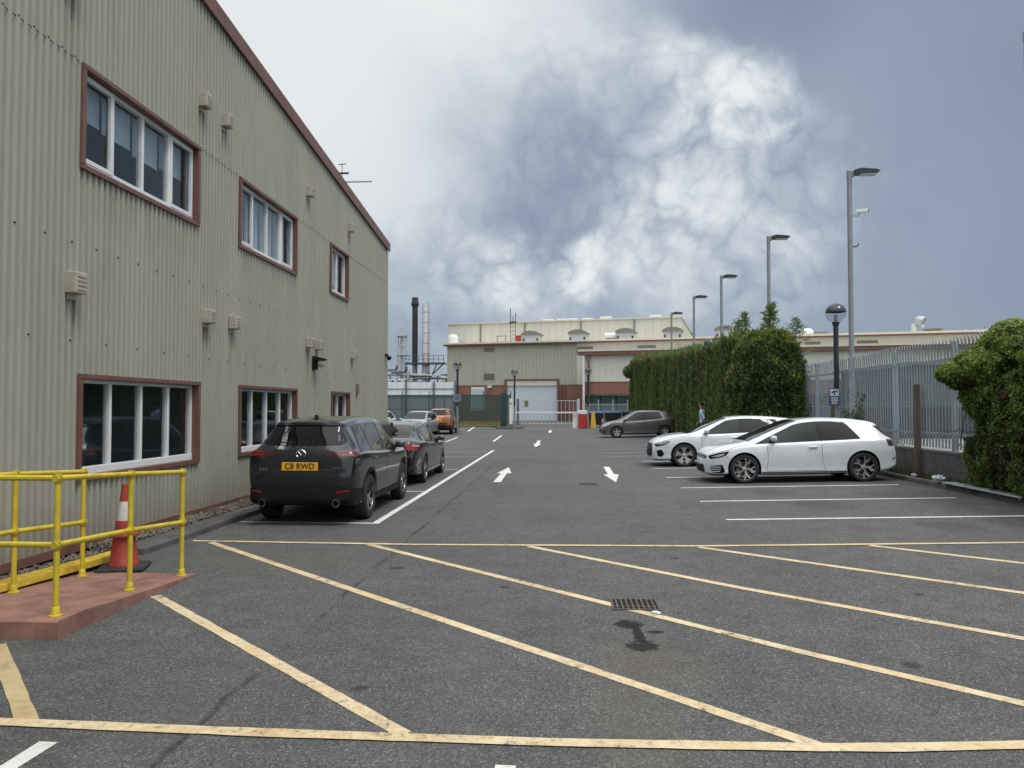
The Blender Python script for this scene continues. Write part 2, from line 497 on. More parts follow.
def make_car(name, sp, label, cat='car', group=None):
    root = empty(name, label=label, cat=cat, group=group)
    sh = CarShell(sp)
    me = sh.mesh()
    paint = sp['paint']
    me.materials.append(paint); me.materials.append(M['arch'])
    body = bpy.data.objects.new('body', me); COL.objects.link(body)
    # wheel arches
    Ra = sp['R'] + sp.get('arch_gap', 0.045)
    cutters = []
    for xa in (sp['xf'], sp['xr']):
        w = sh.plan(xa)
        for sg in (-1, 1):
            cb = MB(); n = 40
            ys = (sg * (w - 0.30), sg * (w + 0.3))
            zc = sp['R'] + 0.01
            ring = []
            for k in range(n):
                a = 2 * PI * k / n
                xx, zz = Ra * math.cos(a), Ra * math.sin(a)
                if zz < 0: zz = zz * 2.0
                ring.append((xa + xx, zc + zz))
            cb.prism(ring, 'y', ys[0], ys[1], 1)
            cme = cb.mesh('c'); cme.materials.append(paint); cme.materials.append(M['arch'])
            cme.polygons.foreach_set('material_index', [1] * len(cme.polygons))
            bm = bmesh.new(); bm.from_mesh(cme); bmesh.ops.recalc_face_normals(bm, faces=bm.faces[:]); bm.to_mesh(cme); bm.free()
            co = bpy.data.objects.new('cut', cme); COL.objects.link(co); cutters.append(co)
            md = body.modifiers.new('b', 'BOOLEAN'); md.operation = 'DIFFERENCE'; md.object = co; md.solver = 'EXACT'
    dg = bpy.context.evaluated_depsgraph_get(); dg.update()
    me2 = bpy.data.meshes.new_from_object(body.evaluated_get(dg))
    shell_me = me
    bpy.data.objects.remove(body)
    for c in cutters: bpy.data.objects.remove(c)
    me2.name = 'body'
    body = link_mesh('body', me2, [paint, M['arch']], root, 38)
    P = Patcher(shell_me)
    PB = Patcher(me2)
    edge = lambda x: sh.top(x) - min(sh.edge_drop(x), (sh.top(x) - min(sh.belt(x), sh.top(x) - 0.02)) * 0.8)
    def dlo(xb0, xb1, xt0, xt1, lo=0.02, hi=0.035, n=14):
        pts = []
        for i in range(n + 1):
            x = xb0 + (xb1 - xb0) * i / n; pts.append((x, sh.belt(x) + lo))
        for i in range(n + 1):
            x = xt1 + (xt0 - xt1) * i / n
            z = max(edge(x) - hi, sh.belt(x) + lo + 0.004); pts.append((x, z))
        return pts
    # window band, dark trim under the panes
    d = sp['dlo']   # (front_bottom, rear_bottom, front_top, rear_top)
    P.put('window_trim', [round_poly(dlo(*d, lo=0.0, hi=0.018), 0.03, 3)], None, M['gloss_black'], root, 0.003, 0.06, both=True)
    for wn in sp['side_glass']:
        P.put('side_window', [round_poly(dlo(*wn[:4]), 0.025, 3)], None, M[wn[4]], root, 0.007, 0.06, both=True)
    # windscreen
    xa, xb = sp['screen']
    n = 10
    poly = [(xa + (xb - xa) * i / n, (sh.tw(xa + (xb - xa) * i / n)) * sp.get('screen_w', 0.93)) for i in range(n + 1)]
    poly += [(x, -y) for x, y in poly[::-1]]
    P.put('windscreen', [poly], 'top', M['car_glass'], root, 0.005, 0.08)
    if 'back_glass_top' in sp:
        xa, xb = sp['back_glass_top']
        poly = [(xa + (xb - xa) * i / n, (sh.tw(xa + (xb - xa) * i / n)) * 0.92) for i in range(n + 1)]
        poly += [(x, -y) for x, y in poly[::-1]]
        P.put('rear_window', [poly], 'top', M['car_glass2'], root, 0.005, 0.08)
    if 'back_glass' in sp:
        P.put('rear_window', [round_poly(sp['back_glass'], 0.05)], 'rear', M['car_glass2'], root, 0.006, 0.06)
    # panel gaps
    for line in sp.get('seams', []):
        seams = []
        for (p, q) in zip(line[:-1], line[1:]):
            p = Vector(p); q = Vector(q); t = (q - p).normalized(); s_ = Vector((-t.y, t.x)) * 0.0035
            seams.append([tuple(p + s_), tuple(q + s_), tuple(q - s_), tuple(p - s_)])
        PB.put('panel_gap', seams, None, M['arch'], root, 0.0015, 0.05, both=True)
    for nm, axis, polys, mat, off in sp.get('patches', []):
        polys = [round_poly(p, 0.02, 3) for p in polys]
        for pl1 in polys:
            if axis == 'side': PB.put(nm, [pl1], None, M[mat] if isinstance(mat, str) else mat, root, off, 0.04, both=True)
            else: PB.put(nm, [pl1], axis, M[mat] if isinstance(mat, str) else mat, root, off, 0.04)
    # arch trims
    if sp.get('arch_trim'):
        for xa in (sp['xf'], sp['xr']):
            quads = []
            r0, r1 = Ra + 0.002, Ra + sp['arch_trim']
            a0, a1 = R(-14), R(194)
            kk = 26
            for i in range(kk):
                a = a0 + (a1 - a0) * i / kk; b = a0 + (a1 - a0) * (i + 1) / kk
                zc = sp['R'] + 0.01
                quads.append([(xa + r0 * math.cos(a), zc + r0 * math.sin(a)), (xa + r1 * math.cos(a), zc + r1 * math.sin(a)), (xa + r1 * math.cos(b), zc + r1 * math.sin(b)), (xa + r0 * math.cos(b), zc + r0 * math.sin(b))])
            P.put('arch_trim', quads, None, M['black'], root, 0.012, 0.5, both=True)
    # wheels
    for xa in (sp['xf'], sp['xr']):
        for sg in (-1, 1):
            spoke_wheel(root, (xa, sg * (sh.plan(xa) - sp['tyre_w'] / 2 - sp.get('wheel_in', 0.02)), sp['R']), sp, sg)
    # mirrors
    mx, mz = sp['mirror']
    for sg in (-1, 1):
        mo = mirror_mesh(sg).build('door_mirror', [sp.get('mirror_paint', paint)], root, 60)
        hit = P.bvh.ray_cast(Vector((mx, sg * 3, mz)), Vector((0, -sg, 0)))[0]
        yy = hit.y if hit else sg * 0.85
        mo.location = (mx, yy - sg * 0.01 + sg * 0.03, mz)
        mo.scale = (1.1, 1.0, 1.0)
        st = MB().box(mx - 0.03, mx + 0.03, min(yy - sg * 0.03, yy + sg * 0.06), max(yy - sg * 0.03, yy + sg * 0.06), mz - 0.06, mz - 0.03)
        o = st.build('mirror_arm', M['black'], root)
    for hx, hz in sp.get('handles', []):
        for sg in (-1, 1):
            hit = P.bvh.ray_cast(Vector((hx, sg * 3, hz)), Vector((0, -sg, 0)))[0]
            if hit is None: continue
            hb = MB().bbox(hx - 0.095, hx + 0.095, hit.y - 0.012 if sg > 0 else hit.y - 0.03, hit.y + 0.03 if sg > 0 else hit.y + 0.012, hz - 0.014, hz + 0.014, 0.008)
            hb.build('door_handle', [sp.get('handle_mat', paint)], root, 50)
    if 'antenna' in sp:
        ax = sp['antenna']; zt = sh.top(ax)
        fin = MB().prism([(ax + 0.09, zt - 0.01), (ax - 0.09, zt - 0.01), (ax - 0.07, zt + 0.055), (ax - 0.03, zt + 0.055)], 'y', -0.018, 0.018)
        fin.build('roof_antenna', M['black'], root, 40)
    if 'plate_rear' in sp:
        px, pz, txt, tilt = sp['plate_rear']
        hit = PB.bvh.ray_cast(Vector((-6, 0, pz)), Vector((1, 0, 0)))[0]
        hitlo = PB.bvh.ray_cast(Vector((-6, 0, pz - 0.05)), Vector((1, 0, 0)))[0]
        xx = min(hit.x, hitlo.x) - 0.012
        pl = MB().bbox(xx, xx + 0.012, -0.295, 0.295, pz - 0.062, pz + 0.062, 0.004).build('number_plate', M[sp.get('plate_mat', 'plate_y')], root)
        if txt:
            tm = text_mesh(txt, 0.125, 0.001, bold=0.0022)
            to = link_mesh('plate_lettering', tm, M['ink'], pl)
            to.matrix_local = Matrix.Translation((xx - 0.002, 0, pz)) @ Matrix(((0, 0, -1, 0), (-1, 0, 0, 0), (0, 1, 0, 0), (0, 0, 0, 1))) @ Matrix.Diagonal((1.0, 1.0, 1, 1))
    return root, sh, P
P_WHITE = paint_mat('white_car_paint', (0.73, 0.765, 0.79), 0.0, 0.25)
P_GREY = paint_mat('dark_grey_car_paint', (0.014, 0.016, 0.019), 0.4, 0.2)
P_BLACK = paint_mat('black_car_paint', (0.007, 0.007, 0.009), 0.2, 0.22)
P_BRONZE = paint_mat('warm_grey_car_paint', (0.15, 0.14, 0.13), 0.5, 0.35)
P_ORANGE = paint_mat('copper_orange_car_paint', (0.36, 0.12, 0.035), 0.4, 0.35)
P_SILVER = paint_mat('silver_car_paint', (0.42, 0.47, 0.50), 0.5, 0.35)

SP_HATCH3 = dict(paint=P_WHITE, R=0.325, tyre_w=0.22, rim_r=0.258, xf=1.31, xr=-1.33, spokes='ygti', rim_mat='alloy_cut', bulge=(0.03, 0.07), wheel_in=0.012,
    top=[(-2.13, .60), (-2.12, .74), (-2.09, .86), (-2.05, .935), (-1.97, 1.03), (-1.81, 1.20), (-1.725, 1.305), (-1.68, 1.332), (-1.45, 1.382), (-1.0, 1.434), (-.5, 1.450), (-.1, 1.428), (.12, 1.385), (.45, 1.262), (.75, 1.138), (1.05, 1.01), (1.2, .95), (1.3, .925), (1.55, .885), (1.87, .805), (2.03, .725), (2.10, .665), (2.13, .58)],
    belt=[(-2.13, .5), (-2.0, .93), (-1.6, .965), (-.8, .94), (.3, .905), (.9, .885), (1.2, .868), (1.6, .82), (1.95, .725), (2.13, .5)],
    bot=[(-2.13, .36), (-2.0, .27), (-1.7, .2), (0, .175), (1.6, .18), (1.95, .17), (2.13, .20)],
    plan=[(-2.13, .64), (-2.11, .72), (-2.04, .80), (-1.9, .85), (-1.5, .888), (-.8, .885), (.6, .885), (1.3, .89), (1.7, .86), (1.93, .79), (2.05, .70), (2.10, .63), (2.13, .54)],
    tw=[(-2.13, .58), (-2.0, .62), (-1.8, .575), (-1.0, .60), (0, .615), (.3, .62), (.75, .675), (1.2, .75), (1.5, .73), (1.9, .66), (2.13, .50)],
    edge=[(-2.13, .03), (-1.95, .04), (-1.7, .055), (-1, .065), (0, .065), (.7, .05), (1.1, .03), (2.13, .03)],
    dlo=(1.08, -1.30, .14, -1.0), side_glass=[(1.0, -.36, .08, -.34, 'car_glass'), (-.44, -1.24, -.42, -.96, 'car_glass2')],
    screen=(1.2, .06), back_glass=[(-.60, .99), (.60, .99), (.54, 1.25), (-.54, 1.25)],
    seams=[[(.80, .875), (.78, .55), (.82, .26)], [(-.42, .93), (-.42, .5), (-.50, .27)], [(.82, .27), (-.5, .27)], [(1.22, .862), (1.55, .81), (1.9, .69)], [(1.62, .50), (1.72, .64)]],
    patches=[
        ('headlight', 'side', [[(2.075, .625), (1.90, .69), (1.64, .735), (1.70, .655), (1.82, .60), (2.05, .555)]], 'gloss_black', .006),
        ('headlight_lens', 'side', [[(2.03, .60), (1.90, .655), (1.74, .69), (1.78, .635), (1.9, .605)]], 'clear_lens', .010),
        ('front_grille', 'front', [[(-.55, .56), (.55, .56), (.55, .63), (-.55, .63)]], 'gloss_black', .008),
        ('lower_intake', 'front', [[(-.50, .24), (.50, .24), (.44, .42), (-.44, .42)]], 'black', .008),
        ('side_intake', 'side', [[(2.06, .40), (1.80, .43), (1.74, .27), (1.82, .235), (2.02, .25)]], 'gloss_black', .006),
        ('intake_fin', 'side', [[(2.05, .385), (1.83, .385), (1.83, .37), (2.05, .365)], [(2.04, .335), (1.83, .335), (1.83, .32), (2.04, .315)], [(2.03, .285), (1.85, .285), (1.85, .27), (2.03, .265)]], P_WHITE, .012),
        ('splitter', 'side', [[(2.08, .215), (1.66, .215), (1.66, .178), (2.08, .178)]], 'black', .008),
        ('sill', 'side', [[(.92, .25), (-.96, .25), (-.96, .180), (.92, .180)]], 'black', .006),
        ('tail_light', 'side', [[(-1.84, .945), (-2.03, .925), (-2.08, .79), (-1.89, .795)]], 'dark_lens', .006),
        ('rear_light', 'rear', [[(-.78, .80), (-.45, .80), (-.42, .93), (-.74, .95)], [(.78, .80), (.45, .80), (.42, .93), (.74, .95)]], 'red_lens', .006),
        ('bumper_vent', 'side', [[(-1.97, .51), (-2.09, .54), (-2.09, .52), (-1.98, .495)]], 'black', .006),
        ('spoiler_panel', 'side', [[(-1.63, 1.25), (-1.735, 1.235), (-1.985, .99), (-1.91, .99)]], 'gloss_black', .005)],
    mirror=(.64, 1.0), handles=[(-.22, .80)], antenna=-1.5, plate_rear=(-2.13, .52, '', 0))

SP_HATCH5 = dict(SP_HATCH3, spokes='five', rim_mat='alloy', xf=1.31, xr=-1.33, R=.325,
    top=[(-2.17, .62), (-2.16, .78), (-2.12, .93), (-2.06, 1.03), (-1.95, 1.12), (-1.80, 1.27), (-1.74, 1.33), (-1.5, 1.362), (-.95, 1.412), (-.45, 1.425), (-.08, 1.402), (.12, 1.36), (.45, 1.225), (.75, 1.09), (1.02, .985), (1.12, .96), (1.5, .92), (1.87, .84), (2.06, .755), (2.14, .68), (2.17, .58)],
    belt=[(-2.17, .5), (-2.0, .97), (-1.6, .985), (-.8, .955), (.3, .92), (.9, .91), (1.2, .91), (1.6, .855), (1.97, .75), (2.17, .5)],
    bot=[(-2.17, .36), (-2.0, .27), (-1.7, .2), (0, .175), (1.6, .18), (1.98, .17), (2.17, .20)],
    plan=[(-2.17, .64), (-2.15, .72), (-2.08, .80), (-1.9, .86), (-1.5, .90), (-.8, .89), (.6, .89), (1.3, .90), (1.7, .87), (1.95, .80), (2.09, .70), (2.14, .63), (2.17, .54)],
    tw=[(-2.17, .58), (-2.0, .60), (-1.8, .545), (-1.0, .58), (0, .60), (.3, .605), (.75, .69), (1.05, .75), (1.5, .73), (1.9, .66), (2.17, .50)],
    edge=[(-2.17, .03), (-1.95, .04), (-1.7, .055), (-1, .065), (0, .065), (.7, .05), (1.1, .03), (2.17, .03)],
    dlo=(.80, -1.52, .10, -1.32), side_glass=[(.73, -.26, .06, -.26, 'car_glass'), (-.34, -1.08, -.34, -1.06, 'car_glass2'), (-1.13, -1.46, -1.11, -1.26, 'car_glass2')],
    back_glass=[(-.58, 1.06), (.58, 1.06), (.51, 1.26), (-.51, 1.26)],
    seams=[[(.82, .90), (.80, .55), (.86, .26)], [(-.30, .93), (-.30, .26)], [(-1.16, .95), (-1.06, .7), (-.92, .45), (-.94, .27)], [(.86, .27), (-.94, .27)], [(1.02, .91), (1.5, .85), (1.9, .73)]],
    patches=[
        ('headlight', 'side', [[(2.11, .655), (1.92, .705), (1.68, .745), (1.78, .665), (1.90, .615), (2.08, .59)]], 'gloss_black', .006),
        ('headlight_lens', 'side', [[(2.08, .65), (1.92, .69), (1.76, .715), (1.80, .67), (1.96, .64)]], 'clear_lens', .010),
        ('front_grille', 'front', [[(-.50, .30), (.50, .30), (.56, .46), (.48, .66), (-.48, .66), (-.56, .46)]], 'black', .010),
        ('side_intake', 'side', [[(2.06, .47), (1.93, .50), (1.86, .38), (1.92, .29), (2.04, .31)]], 'gloss_black', .007),
        ('splitter', 'side', [[(2.08, .20), (1.68, .20), (1.68, .178), (2.08, .178)]], 'black', .006),
        ('sill', 'side', [[(.92, .225), (-.98, .225), (-.98, .180), (.92, .180)]], 'black', .006),
        ('tail_light', 'side', [[(-1.88, .97), (-2.09, .95), (-2.12, .82), (-1.96, .83)]], 'red_lens', .006),
        ('rear_light', 'rear', [[(-.78, .82), (-.42, .84), (-.42, .94), (-.74, .97)], [(.78, .82), (.42, .84), (.42, .94), (.74, .97)]], 'red_lens', .006)],
    mirror=(.66, .995), handles=[(-.12, .81), (-.98, .83)], antenna=-1.45, plate_rear=(-2.17, .55, '', 0))

SP_SUPERMINI = dict(SP_HATCH5, paint=P_BRONZE, spokes='five', rim_mat='alloy', xf=1.16, xr=-1.38, R=.305, tyre_w=.2, rim_r=.21,
    top=[(-1.98, .60), (-1.97, .78), (-1.93, .92), (-1.87, 1.0), (-1.76, 1.15), (-1.64, 1.33), (-1.58, 1.385), (-1.3, 1.425), (-.7, 1.46), (-.15, 1.455), (.15, 1.40), (.45, 1.26), (.95, 1.0), (1.08, .955), (1.4, .90), (1.70, .82), (1.88, .72), (1.95, .64), (1.98, .54)],
    belt=[(-1.98, .5), (-1.85, .95), (-1.4, .99), (-.8, .95), (.3, .89), (.9, .87), (1.2, .87), (1.5, .82), (1.8, .70), (1.98, .46)],
    bot=[(-1.98, .36), (-1.85, .27), (-1.6, .2), (0, .175), (1.5, .18), (1.8, .17), (1.98, .20)],
    plan=[(-1.98, .62), (-1.96, .70), (-1.89, .78), (-1.75, .83), (-1.4, .865), (-.8, .86), (.6, .86), (1.15, .865), (1.5, .83), (1.75, .75), (1.90, .66), (1.95, .59), (1.98, .5)],
    tw=[(-1.98, .56), (-1.85, .60), (-1.65, .555), (-1.0, .58), (0, .59), (.3, .60), (.75, .68), (1.05, .72), (1.4, .69), (1.75, .62), (1.98, .46)],
    edge=[(-1.98, .03), (-1.8, .04), (-1.55, .055), (-1, .065), (0, .065), (.7, .05), (1.1, .03), (1.98, .03)],
    dlo=(.86, -1.32, .10, -1.14), side_glass=[(.79, -.20, .0, -.20, 'car_glass'), (-.28, -1.26, -.28, -1.08, 'car_glass2')],
    screen=(1.0, .16), back_glass=[(-.55, 1.0), (.55, 1.0), (.50, 1.31), (-.50, 1.31)],
    seams=[[(.84, .88), (.80, .5), (.82, .26)], [(-.24, .92), (-.24, .26)], [(-1.20, .97), (-1.10, .7), (-.96, .45), (-.98, .27)]],
    patches=[
        ('headlight', 'side', [[(1.92, .66), (1.72, .76), (1.44, .80), (1.58, .72), (1.78, .62), (1.90, .60)]], 'clear_lens', .006),
        ('front_grille', 'front', [[(-.45, .30), (.45, .30), (.40, .50), (-.40, .50)]], 'black', .008),
        ('side_intake', 'side', [[(1.90, .36), (1.76, .38), (1.74, .29), (1.88, .27)]], 'black', .006),
        ('sill', 'side', [[(.80, .225), (-1.0, .225), (-1.0, .180), (.80, .180)]], 'black', .006),
        ('tail_light', 'side', [[(-1.62, .98), (-1.90, .93), (-1.94, .78), (-1.74, .82)]], 'red_lens', .006),
        ('rear_light', 'rear', [[(-.75, .78), (-.5, .80), (-.5, .94), (-.7, .97)], [(.75, .78), (.5, .80), (.5, .94), (.7, .97)]], 'red_lens', .006)],
    mirror=(.72, .96), handles=[(-.08, .80), (-1.02, .84)], antenna=-1.3, plate_rear=(-1.98, .52, '', 0))

SP_SUV = dict(paint=P_GREY, R=.36, tyre_w=.225, rim_r=.235, xf=1.345, xr=-1.355, spokes='multi', rim_mat='alloy', bulge=(.035, .08), arch_trim=.055, wheel_in=.01, mirror_paint=P_GREY,
    top=[(-2.275, .86), (-2.268, .96), (-2.24, 1.06), (-2.195, 1.15), (-2.15, 1.21), (-2.02, 1.40), (-1.945, 1.50), (-1.90, 1.565), (-1.6, 1.615), (-.8, 1.658), (-.1, 1.652), (.25, 1.60), (.45, 1.52), (.85, 1.29), (1.2, 1.12), (1.32, 1.085), (1.7, 1.03), (2.05, .94), (2.2, .85), (2.25, .77), (2.275, .66)],
    belt=[(-2.275, .8), (-2.15, 1.12), (-1.7, 1.115), (-.8, 1.07), (.3, 1.03), (1.0, 1.0), (1.4, 1.0), (1.8, .94), (2.1, .82), (2.275, .55)],
    bot=[(-2.275, .36), (-2.15, .31), (-1.8, .26), (0, .23), (1.7, .24), (2.05, .22), (2.275, .26)],
    plan=[(-2.275, .74), (-2.262, .80), (-2.21, .855), (-2.1, .89), (-1.85, .915), (-1.35, .925), (1.35, .925), (1.8, .89), (2.05, .82), (2.18, .72), (2.24, .65), (2.275, .55)],
    tw=[(-2.275, .70), (-2.2, .70), (-2.1, .64), (-1.92, .575), (-1.2, .61), (0, .64), (.4, .655), (.9, .72), (1.3, .79), (1.7, .77), (2.1, .68), (2.275, .5)],
    edge=[(-2.275, .03), (-2.1, .05), (-1.9, .10), (-1, .10), (0, .09), (.8, .05), (1.3, .035), (2.275, .03)],
    dlo=(1.0, -1.86, .30, -1.55), side_glass=[(.92, -.16, .22, -.16, 'car_glass'), (-.24, -1.12, -.24, -1.10, 'car_glass2'), (-1.18, -1.78, -1.16, -1.50, 'car_glass2')],
    screen=(1.2, .40), back_glass=[(-.70, 1.27), (-.62, 1.225), (-.3, 1.215), (.3, 1.215), (.62, 1.225), (.70, 1.27), (.545, 1.475), (.4, 1.50), (-.4, 1.50), (-.545, 1.475)],
    seams=[[(1.0, 1.0), (.96, .6), (1.0, .36)], [(-.20, 1.05), (-.20, .36)], [(-1.30, 1.07), (-1.14, .8), (-.95, .55), (-.96, .36)], [(1.0, .38), (-.96, .38)]],
    patches=[
        ('headlight', 'side', [[(2.20, .83), (1.95, .90), (1.72, .93), (1.85, .85), (2.15, .78)]], 'clear_lens', .006),
        ('front_grille', 'front', [[(-.55, .45), (.55, .45), (.62, .75), (-.62, .75)]], 'black', .008),
        ('sill', 'side', [[(.96, .37), (-.96, .37), (-.96, .24), (.96, .24)]], 'black', .010),
        ('rear_cladding', 'rear', [[(-.88, .31), (.88, .31), (.90, .55), (.70, .60), (.55, .64), (-.55, .64), (-.70, .60), (-.90, .55)]], 'black', .010),
        ('tailgate_recess', 'rear', [[(-.62, .695), (.62, .695), (.66, .745), (-.66, .745)]], 'arch', .006),
        ('tail_light_housing', 'rear', [[(.33, 1.085), (.45, 1.12), (.70, 1.145), (.90, 1.15), (.90, 1.04), (.60, 1.03)], [(-.33, 1.085), (-.45, 1.12), (-.70, 1.145), (-.90, 1.15), (-.90, 1.04), (-.60, 1.03)]], 'dark_lens', .006),
        ('tail_light', 'side', [[(-1.92, 1.12), (-2.17, 1.135), (-2.19, 1.05), (-2.06, 1.045)]], 'dark_lens', .008),
        ('tail_light_bar', 'rear', [[(.60, 1.085), (.88, 1.10), (.88, 1.055), (.66, 1.06)], [(-.60, 1.085), (-.88, 1.10), (-.88, 1.055), (-.66, 1.06)]], 'red_lens', .011),
        ('tail_light_ring', 'rear', [[(.62, 1.128), (.86, 1.138), (.86, 1.118), (.62, 1.11)], [(-.62, 1.128), (-.86, 1.138), (-.86, 1.118), (-.62, 1.11)]], 'red_lens', .011),
        ('reflector', 'rear', [[(.60, .50), (.80, .53), (.80, .555), (.60, .535)], [(-.60, .50), (-.80, .53), (-.80, .555), (-.60, .535)]], 'red_lens', .015),
        ('spoiler', 'rear', [[(-.60, 1.50), (-.3, 1.515), (.3, 1.515), (.60, 1.50), (.50, 1.55), (-.50, 1.55)]], 'gloss_black', .02)],
    mirror=(.92, 1.10), handles=[(-.02, .94), (-1.05, .97)], antenna=-1.45, plate_rear=(-2.275, .905, 'C8 RWD', 0))

SP_SALOON = dict(paint=P_BLACK, R=.335, tyre_w=.225, rim_r=.245, xf=1.46, xr=-1.39, spokes='five', rim_mat='alloy', bulge=(.04, .08), wheel_in=.01,
    top=[(-2.435, .78), (-2.43, .88), (-2.40, .99), (-2.35, 1.05), (-2.28, 1.075), (-2.1, 1.075), (-1.95, 1.10), (-1.5, 1.25), (-1.05, 1.38), (-.6, 1.45), (-.1, 1.475), (.2, 1.455), (.42, 1.38), (.85, 1.18), (1.2, 1.02), (1.32, .985), (1.8, .92), (2.15, .82), (2.35, .70), (2.41, .62), (2.435, .52)],
    belt=[(-2.435, .7), (-2.25, 1.02), (-1.6, 1.02), (-.8, .97), (.3, .93), (1.0, .91), (1.4, .91), (1.8, .85), (2.2, .72), (2.435, .45)],
    bot=[(-2.435, .36), (-2.25, .27), (-1.8, .2), (0, .17), (1.7, .18), (2.2, .17), (2.435, .22)],
    plan=[(-2.435, .70), (-2.42, .78), (-2.35, .83), (-2.2, .87), (-1.8, .91), (-1.35, .925), (1.35, .92), (1.8, .88), (2.15, .80), (2.32, .70), (2.40, .62), (2.435, .5)],
    tw=[(-2.435, .68), (-2.25, .72), (-1.95, .69), (-1.2, .60), (0, .605), (.4, .615), (.9, .70), (1.3, .77), (1.7, .75), (2.2, .64), (2.435, .46)],
    edge=[(-2.435, .03), (-2.0, .03), (-1.6, .05), (-1, .065), (0, .07), (.8, .05), (1.3, .03), (2.435, .03)],
    dlo=(1.0, -1.72, .30, -1.10), side_glass=[(.92, -.14, .22, -.14, 'car_glass'), (-.22, -1.06, -.22, -.98, 'car_glass2'), (-1.12, -1.62, -1.06, -1.1, 'car_glass2')],
    screen=(1.2, .36), back_glass_top=(-1.92, -1.0),
    seams=[[(1.0, .9), (.96, .5), (1.0, .26)], [(-.18, .95), (-.18, .26)], [(-1.26, .98), (-1.12, .7), (-.98, .45), (-1.0, .27)]],
    patches=[
        ('headlight', 'side', [[(2.33, .68), (2.05, .78), (1.78, .82), (1.92, .74), (2.25, .62)]], 'clear_lens', .006),
        ('front_grille', 'front', [[(-.55, .40), (.55, .40), (.50, .62), (-.50, .62)]], 'black', .008),
        ('sill', 'side', [[(.96, .24), (-.96, .24), (-.96, .18), (.96, .18)]], 'black', .006),
        ('tail_light', 'side', [[(-1.98, .965), (-2.40, .985), (-2.42, .82), (-2.16, .84)]], 'red_lens', .006),
        ('rear_light', 'rear', [[(.36, .85), (.46, .95), (.84, .99), (.84, .83)], [(-.36, .85), (-.46, .95), (-.84, .99), (-.84, .83)]], 'red_lens', .006),
        ('tail_light_lens', 'side', [[(-2.08, .94), (-2.36, .955), (-2.36, .92), (-2.12, .90)]], 'clear_lens', .010)],
    mirror=(.94, .99), handles=[(-.02, .84), (-1.0, .87)], antenna=-1.0, plate_rear=(-2.435, .62, '', 0))

SP_CROSSOVER = dict(SP_SUV, paint=P_ORANGE, mirror_paint=P_ORANGE, plate_rear=(-2.275, .93, '', 0), antenna=-1.4)
SP_CROSSOVER['patches'] = [q for q in SP_SUV['patches'] if q[0] not in ('tail_light_bar', 'tail_light_ring')]
SP_SMALLSILVER = dict(SP_SUPERMINI, paint=P_SILVER)
SP_SMALLWHITE = dict(SP_SUPERMINI, paint=P_WHITE)
# ------------------------------------------------------------------ ground
GX = [-600, -60, -12, -5.6, -2, 0, 1.2, 1.7, 2.2, 3, 4, 5, 6, 7, 7.6, 9, 20, 80, 600]
def zg(x): return 0.021 * min(max(0.0, x - 1.7), 5.9)

